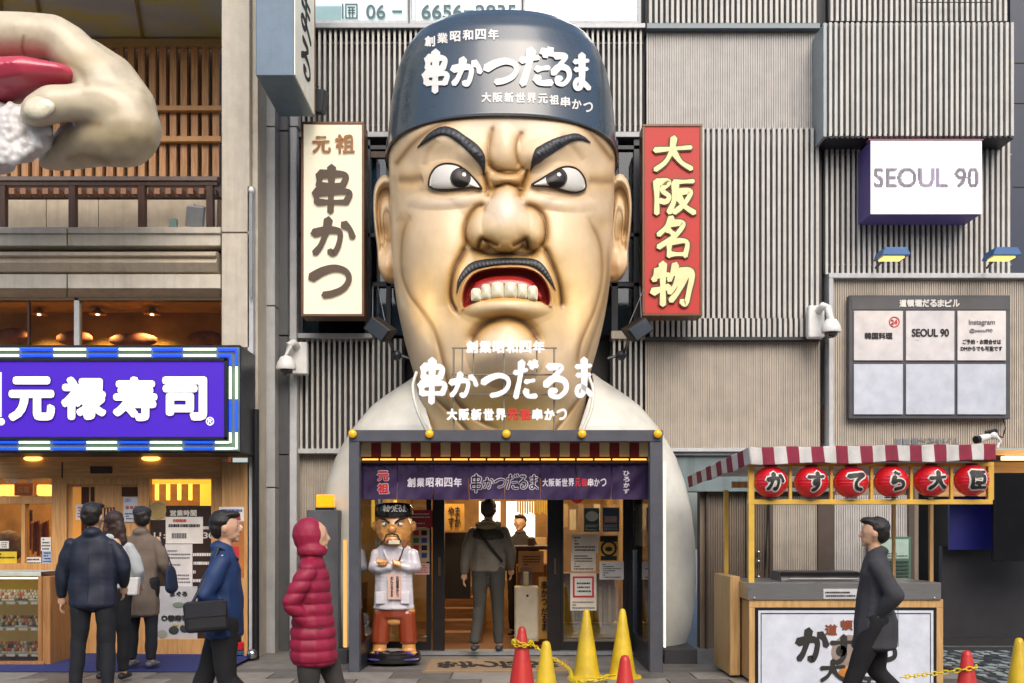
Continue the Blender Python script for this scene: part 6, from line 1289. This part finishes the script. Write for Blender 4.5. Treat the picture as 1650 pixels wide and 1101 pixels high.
blob('hand', [[NH(-60, 70, 36, -.1), NH(-5, 56, 36, -.1), NH(40, 56, 35, -.08), NH(88, 60, 35, -.03), NH(112, 78, 38, 0), NH(140, 108, 40, .0), NH(170, 140, 52, .05), NH(190, 185, 60, .1), NH(200, 200, 58, .1)],
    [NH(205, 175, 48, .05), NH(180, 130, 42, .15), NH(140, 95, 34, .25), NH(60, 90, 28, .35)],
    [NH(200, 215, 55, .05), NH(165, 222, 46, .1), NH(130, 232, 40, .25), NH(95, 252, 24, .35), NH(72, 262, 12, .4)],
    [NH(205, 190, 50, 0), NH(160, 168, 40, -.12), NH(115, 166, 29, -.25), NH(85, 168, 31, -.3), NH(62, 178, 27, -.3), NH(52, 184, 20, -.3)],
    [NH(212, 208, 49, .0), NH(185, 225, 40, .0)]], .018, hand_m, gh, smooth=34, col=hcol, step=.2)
blob('thumb_nail', [[NH(64, 172, 27, -.44, 10, 18), NH(60, 176, 24, -.45, 9, 17)]], .012, mat('nail_paint', 'd3ccb4', .25, coat=.6), gh, smooth=3)
ss = thing('giant_sushi', 'giant piece of red tuna sushi on white rice held by the cream hand', 'sculpture', P(40, 250, 0))
blob('tuna_slice', [[NH(-80, 152, 50, -.12, 60, 26), NH(-10, 133, 50, -.12, 60, 30), NH(45, 124, 45, -.14, 55, 26), NH(95, 125, 34, -.1, 45, 18)]], .02, mat('tuna_paint', 'b83a52', .35, var=.1, scale=3, coat=.4, stretch=(1, 1, 5)), ss, smooth=6, wrinkle=.006, wfreq=5)
rr = random.Random(5); rn = [[NH(-80, 215, 48, .0), NH(-20, 212, 52, .0), NH(25, 218, 46, .0), NH(55, 220, 30, .0)]]
for i in range(170):
    a = rr.uniform(-70, 78); b = 175 + rr.random() * 88; 
    if (a > 30 and b > 262 - (a - 30) * 1.0) or (b > 280 - max(a, 0) * .4): continue
    e = rr.uniform(0, 3.1); dx, dy = 9 * math.cos(e), 6 * math.sin(e); rn.append([NH(a - dx, b - dy, 7, -.27 + .0022 * abs(a)), NH(a + dx, b + dy, 7, -.28 + .0022 * abs(a))])
rn += [[NH(-60, 262, 40, -.05, 40, 22), NH(-10, 262, 34, -.05, 34, 18)]]
blob('rice', rn, .016, mat('rice_paint', 'c4c2c0', .4, var=.08, coat=.2, dirt=.1), ss, smooth=3)
# ================================================================ PEOPLE
pskin = mat('person_skin', 'c49a7c', .5, var=.06, bump=.05); hair_d = mat('person_hair_dark', '17130f', .45, var=.4, scale=40, stretch=(3, 3, .4), bump=.6, bscale=60)
def fab(n, c, r=.85): return mat('fabric_' + n, c, r, var=.12, scale=9, bump=.25, bscale=260)
def person(label, px, Y, H, rz, coat, trs, legs, arms, hair='short', coat_len=.82, coat_w=1., hood=False, head_turn=0., lean=0., shoes='22201f', hair_m_=None, cap_=None, mask=False, group=None, collar=None, extra=None, coat_wr=.009, coat_rough=.8, quilt=False):
    k = H / 1.7; t = thing('person', label, 'person', (X(px, Y), Y, .036), rz, group, local=True)
    # local frame: +y is where the person faces, x to the right
    def N(x, y, z, rx, ry=None, rz_=None): return (x * k, y * k + lean * max(0, z - .9) * k, z * k, rx * k, (ry or rx) * k, (rz_ or rx) * k)
    LL = legs; hips = [(-.09, 0, .92), (.09, 0, .92)]; body = []; trous = []; shoe = []
    for h, L in zip(hips, LL):
        kn, an = L; 
        body.append([N(*h, .08), N(*kn, .055), N(an[0], an[1], an[2] + .02, .04)]); 
        trous.append([N(*h, .105, .115), N((h[0] + kn[0]) / 2, (h[1] + kn[1]) / 2, (h[2] + kn[2]) / 2, .088, .095), N(*kn, .070, .075), N((an[0] + kn[0]) / 2, (an[1] + kn[1]) / 2, (an[2] + kn[2]) / 2, .065, .07), N(an[0], an[1], an[2] + .03, .056, .062, .03)])
        shoe.append([N(an[0], an[1] - .05, an[2] - .035, .04, .045, .035), N(an[0], an[1] + .03, an[2] - .035, .044, .05, .038), N(an[0], an[1] + .13, an[2] - .045, .042, .05, .026)])
        body.append([N(an[0], an[1], an[2] - .02, .035), N(an[0], an[1] + .1, an[2] - .04, .03, .04, .02)])
    body.append([N(0, 0, .95, .13, .09), N(0, 0, 1.2, .13, .09), N(0, 0, 1.36, .14, .07, .04), N(0, 0, 1.44, .05, .05)])
    ht = head_turn; ch_, sh_ = math.cos(ht), math.sin(ht)
    def Hn(x, y, z, rx, ry=None, rz_=None): return N(x * ch_ - y * sh_, x * sh_ + y * ch_ + .01, z, rx * 1.06, (ry or rx) * 1.06, (rz_ or rx) * 1.05)
    body += [[N(0, 0, 1.42, .055), N(0, .005, 1.50, .052)], [Hn(0, 0, 1.60, .077, .092, .105), Hn(0, -.01, 1.62, .078, .092, .09)], [Hn(0, .03, 1.54, .055, .06, .05)], [Hn(0, .098, 1.575, .012, .02, .018), Hn(0, .09, 1.60, .009, .012, .012)], [Hn(-.078, -.005, 1.585, .012, .02, .028)], [Hn(.078, -.005, 1.585, .012, .02, .028)], [Hn(0, .088, 1.54, .02, .012, .008)], [Hn(0, .075, 1.505, .024, .02, .018)]]
    slv = []; hands = []
    for sg, A in zip((-1, 1), arms):
        s_ = (sg * .166 * coat_w, 0, 1.355); el, wr = A
        body.append([N(*s_, .05), N(*el, .042), N(*wr, .028)])
        d = Vector(wr) - Vector(el); d.normalize(); hp = Vector(wr) + d * .06; side = Vector((-sg, 0, 0)); side = (side - d * side.dot(d)).normalized(); fw_ = d.cross(side).normalized() * (1 if d.cross(side).y > 0 else -1)
        body.append([N(*wr, .027), N(*hp, .038, .026, .036)])
        for q in range(4):
            b_ = hp + d * .035 + fw_ * (.028 - .019 * q); l_ = (.07, .078, .072, .056)[q]; tip = b_ + d * l_ * .6; tip2 = tip + d * l_ * .4 + side * .02
            body.append([N(*b_, .0092), N(*tip, .0085), N(*tip2, .0075)])
        tb_ = hp - d * .02 + fw_ * .03; body.append([N(*tb_, .012), N(*(tb_ + fw_ * .02 + d * .03 + side * .015), .0095), N(*(tb_ + fw_ * .022 + d * .055 + side * .02), .0085)])
        slv.append([N(s_[0], s_[1], s_[2], .058, .068, .054), N(*((Vector(s_) + Vector(el)) / 2), .068, .07), N(*el, .062, .064), N(*((Vector(wr) + Vector(el)) / 2), .056, .058), N(*(Vector(wr) - d * .01), .046, .048, .046)])
    blob('body', body, .0075, pskin, t, smooth=3, step=.3)
    blob('trousers', trous + [[N(-.05, 0, .93, .115, .115, .09), N(.05, 0, .93, .115, .115, .09)]], .011, trs, t, smooth=4, wrinkle=.004, wfreq=22)
    hem = 1.7 * (1 - coat_len * .62) if coat_len > 1 else 1.42 - coat_len * .75
    w = coat_w
    hy = .175 if coat_len > .9 else .145
    torso = [N(0, 0, hem, .19 * w, hy, .05), N(0, 0, (hem + 1.1) / 2, .187 * w, hy * .96), N(0, 0, 1.12, .178 * w, .130), N(0, 0, 1.27, .19 * w, .125, .1), N(0, -.01, 1.37, .165 * w, .10, .06), N(0, -.01, 1.42, .10 * w, .08, .04)]
    hd = [[N(0, -.03, 1.45, .085, .085, .05)]] if collar != 'none' else []
    if hood: hd += [[Hn(0, -.045, 1.60, .112, .115, .135)], [Hn(0, -.02, 1.49, .12, .11, .07)]]
    def qp(co, no):
        z = co[:, 2] / k; a = .016 * (np.abs(np.sin(z * math.pi / .085)) ** .45 - .7); a = np.where(z > 1.47, 0, a); n2 = no.copy(); return co + n2 * a[:, None]
    blob('coat', [torso] + slv + hd, .0115 if not quilt else .009, coat, t, smooth=5, wrinkle=coat_wr, wfreq=17, post=qp if quilt else None)
    if not quilt and coat_len > .6: MB().tube([N(0, .0, 0, 1)[:3]] and [N(0, -(.142 if coat_len <= .9 else .172), hem + .0, 1)[:3], N(0, -(.139 if coat_len <= .9 else .168), 1.1, 1)[:3], N(0, -.13, 1.27, 1)[:3]], .0025 * k, 5).build('back_seam', coat, t)
    blob('shoe', [shoe[0]], .008, fab('shoe_' + shoes, shoes, .5), t, smooth=3); blob('shoe', [shoe[1]], .008, fab('shoe_' + shoes, shoes, .5), t, smooth=3)
    hm = hair_m_ or hair_d
    if hair == 'short': hs = [[Hn(0, -.03, 1.635, .088, .092, .09)], [Hn(0, -.05, 1.59, .084, .07, .08)], [Hn(0, .04, 1.69, .07, .06, .03)]]
    elif hair == 'bun': hs = [[Hn(0, -.03, 1.635, .086, .09, .088)], [Hn(0, -.05, 1.58, .08, .065, .08)], [Hn(0, -.12, 1.67, .035)]]
    elif hair == 'long': hs = [[Hn(0, -.025, 1.64, .09, .095, .09)], [Hn(0, -.055, 1.56, .09, .068, .1), Hn(0, -.075, 1.42, .1, .05, .1), Hn(0, -.085, 1.30, .07, .035, .08)], [Hn(-.075, .01, 1.60, .018, .04, .08), Hn(-.085, .0, 1.48, .025, .035, .07)], [Hn(.075, .01, 1.60, .018, .04, .08), Hn(.085, .0, 1.48, .025, .035, .07)]]
    if hair: blob('hair', hs, .009, hm, t, smooth=3, wrinkle=.003, wfreq=60)
    if cap_: 
        blob('cap', [[Hn(0, -.015, 1.665, .094, .104, .062)], [Hn(0, .11, 1.655, .065, .05, .008)]], .008, cap_, t, smooth=3)
    if mask: blob('mask', [[Hn(0, .07, 1.545, .058, .04, .045)], [Hn(0, .02, 1.545, .08, .05, .02)]], .008, mat('mask_white', 'cfd0d2', .8), t, smooth=3)
    # face: eyes and lips
    for sg in (-1, 1):
        p = Hn(sg * .03, .076, 1.605, 1); MB().sphere(p[:3], .0095 * k, 10).build('eye', eye_m, t, smooth=True); p = Hn(sg * .03, .0815, 1.605, 1); MB().sphere(p[:3], .006 * k, 8).build('iris', pup_m, t, smooth=True)
    if extra: extra(t, N, k)
    return t
pocket = [((-.235, -.13, 1.12), (-.165, -.03, .98)), ((.235, -.12, 1.12), (.165, -.03, .98))]
hang = lambda f=0.: [((-.24, f * .2, 1.12), (-.25, f * .5 + .04, .88)), ((.24, -f * .2, 1.12), (.25, -f * .5 + .04, .88))]
stand = [((-.1, .02, .49), (-.11, -.01, .09)), ((.1, .02, .49), (.11, -.01, .09))]
def walk(s=1): return [((-.09, .14 * s, .52), (-.08, .30 * s, .10)), ((.09, -.02 * s, .50), (.09, -.34 * s, .16))]
# navy jacket man
def ex1(t, N, k): blob('shirt_hem', [[N(0, 0, .80, .178, .13, .02)]], .01, fab('pale_shirt', 'a9b2c0'), t, smooth=3)
person('man in navy jacket and dark trousers standing with his back turned, nearest the display case', 150, -1.75, 1.66, 0.06, fab('navy', '111a2c', .6), fab('dark_jeans', '14161d'), [((-.13, .02, .49), (-.15, -.01, .09)), ((.12, .02, .49), (.13, -.01, .09))],
       [((-.27, .02, 1.13), (-.29, .06, .90)), ((.27, .0, 1.14), (.23, .12, .98))], hair='short', coat_len=.80, coat_w=1.14, head_turn=-.25, extra=ex1, coat_rough=.5)
def ex2(t, N, k):
    MB().obox(N(.17, -.02, .96, 1)[:3], (.10 * k, 0, 0), (0, .045 * k, 0), (.01, 0, .09 * k)).build('white_bag', mat('bag_white', 'cfcdc8', .4), t, .01)
    MB().tube([N(.1, -.02, 1.04, 1)[:3], N(.0, -.12, 1.4, 1)[:3], N(-.08, -.05, 1.44, 1)[:3]], .008, 6).build('bag_strap', mat('bag_white', 'cfcdc8', .4), t)
person('woman with long brown hair, mask and pale jacket holding a white bag', 182, -.75, 1.60, .0, fab('pale_grey', 'a9aeb0'), fab('black_trs', '131316'), stand, [((-.2, .06, 1.14), (-.1, .22, 1.08)), ((.25, .02, 1.12), (.22, .16, .98))], hair='long', coat_len=.62, head_turn=.85, hair_m_=mat('person_hair_brown', '2c1a12', .45, var=.4, scale=40, stretch=(3, 3, .4), bump=.6, bscale=60), mask=True, extra=ex2)
def ex3(t, N, k):
    blob('tote_bag', [[N(.30, .05, .98, .03, .13, .13), N(.31, .05, .86, .04, .15, .07)]], .012, fab('blue_tote', '14233c'), t, smooth=4, wrinkle=.004); MB().tube([N(.29, .02, 1.08, 1)[:3], N(.22, -.02, 1.4, 1)[:3], N(.29, .1, 1.08, 1)[:3]], .008, 6).build('tote_handle', fab('blue_tote', '14233c'), t)
person('person in long grey brown coat and dark cap with blue tote bag', 228, .1, 1.66, -.1, fab('taupe', '6b5e52'), fab('dark_jeans', '14161d'), stand, [((-.22, .06, 1.12), (-.14, .2, 1.0)), ((.24, .0, 1.12), (.25, .12, .95))], hair='short', coat_len=1.06, head_turn=.5, cap_=fab('dark_cap', '20242c'), extra=ex3, shoes='5a5e66')
# doorway man
def ex4(t, N, k):
    blob('hood', [[N(0, -.10, 1.42, .13, .06, .05)], [N(-.1, -.02, 1.43, .05, .07, .04)], [N(.1, -.02, 1.43, .05, .07, .04)]], .01, fab('khaki_hood', '8b7f62'), t, smooth=4, wrinkle=.003)
    blob('jacket_yoke', [[N(0, -.02, 1.30, .192, .122, .075), N(0, -.02, 1.36, .175, .105, .05)]], .01, fab('olive_dark', '3a3428'), t, smooth=4)
    MB().tube([N(-.12, -.12, 1.38, 1)[:3], N(.02, -.145, 1.2, 1)[:3], N(.17, -.12, 1.02, 1)[:3]], .016, 8).build('bag_strap', fab('strap', '191714'), t, smooth=True)
    for x in (-1, 1): pass
person('man in grey and olive jacket seen from behind, walking in through the open doors', 787, 1.45, 1.78, -.08, fab('grey_olive', '6a6458'), fab('charcoal_trs', '3a3833'), [((-.1, -.02, .50), (-.13, -.22, .12)), ((.1, .06, .49), (.11, .06, .09))], [((-.25, -.02, 1.12), (-.27, .02, .9)), ((.25, .04, 1.12), (.24, .16, .94))], hair='short', coat_len=.66, coat_w=1.05, extra=ex4, shoes='2c3440', hair_m_=mat('person_hair_mousy', '3a2c1e', .5, var=.4, scale=40, bump=.6, bscale=60))
# walkers close to the camera
def ex5(t, N, k):
    MB().obox(N(.27, -.10, .97, 1)[:3], (.045 * k, 0, 0), (0, .15 * k, .01), (0, -.01, .11 * k)).build('shoulder_bag', fab('bag_dark', '17181c', .5), t, .03, segs=3); MB().obox(N(.316, -.10, 1.02, 1)[:3], (.004 * k, 0, 0), (0, .14 * k, .01), (0, 0, .055 * k)).build('bag_flap', fab('bag_flap', '1f2026', .4), t, .003)
    MB().tube([N(.28, -.2, 1.05, 1)[:3], N(.25, -.1, 1.25, 1)[:3], N(.12, -.03, 1.45, 1)[:3], N(.05, .1, 1.36, 1)[:3]], .011, 8).build('bag_strap', fab('bag_dark', '17181c', .5), t, smooth=True)
person('walker in hooded magenta puffer coat passing left of the porch in front of the post', 505, -3.95, 1.50, R(-90), fab('magenta', '8e1236', .55), fab('grey_trs', '35332f'), walk(1), pocket, hair=None, coat_len=.98, coat_w=1.15, hood=True, coat_wr=.004, quilt=True)
person('walker in blue jacket striding past the sushi shop pillar, carrying a dark shoulder bag', 362, -3.7, 1.56, R(-80), fab('blue', '12305c', .6), fab('black_trs', '131316'), walk(-1), pocket, hair='short', coat_len=.80, coat_w=1.08, extra=ex5)
person('passer-by in dark grey coat walking past the white panel of the dessert cart', 1410, -3.4, 1.52, R(75), fab('dark_grey', '37383c'), fab('black_trs', '131316'), walk(1), pocket, hair='short', coat_len=.95)
# inside
person('cook in dark shirt behind the counter, seen under the purple curtain', 838, 3.3, 1.62, R(165), fab('cook_dark', '2a2420'), fab('black_trs', '131316'), stand, hang(0), hair='short', coat_len=.7)
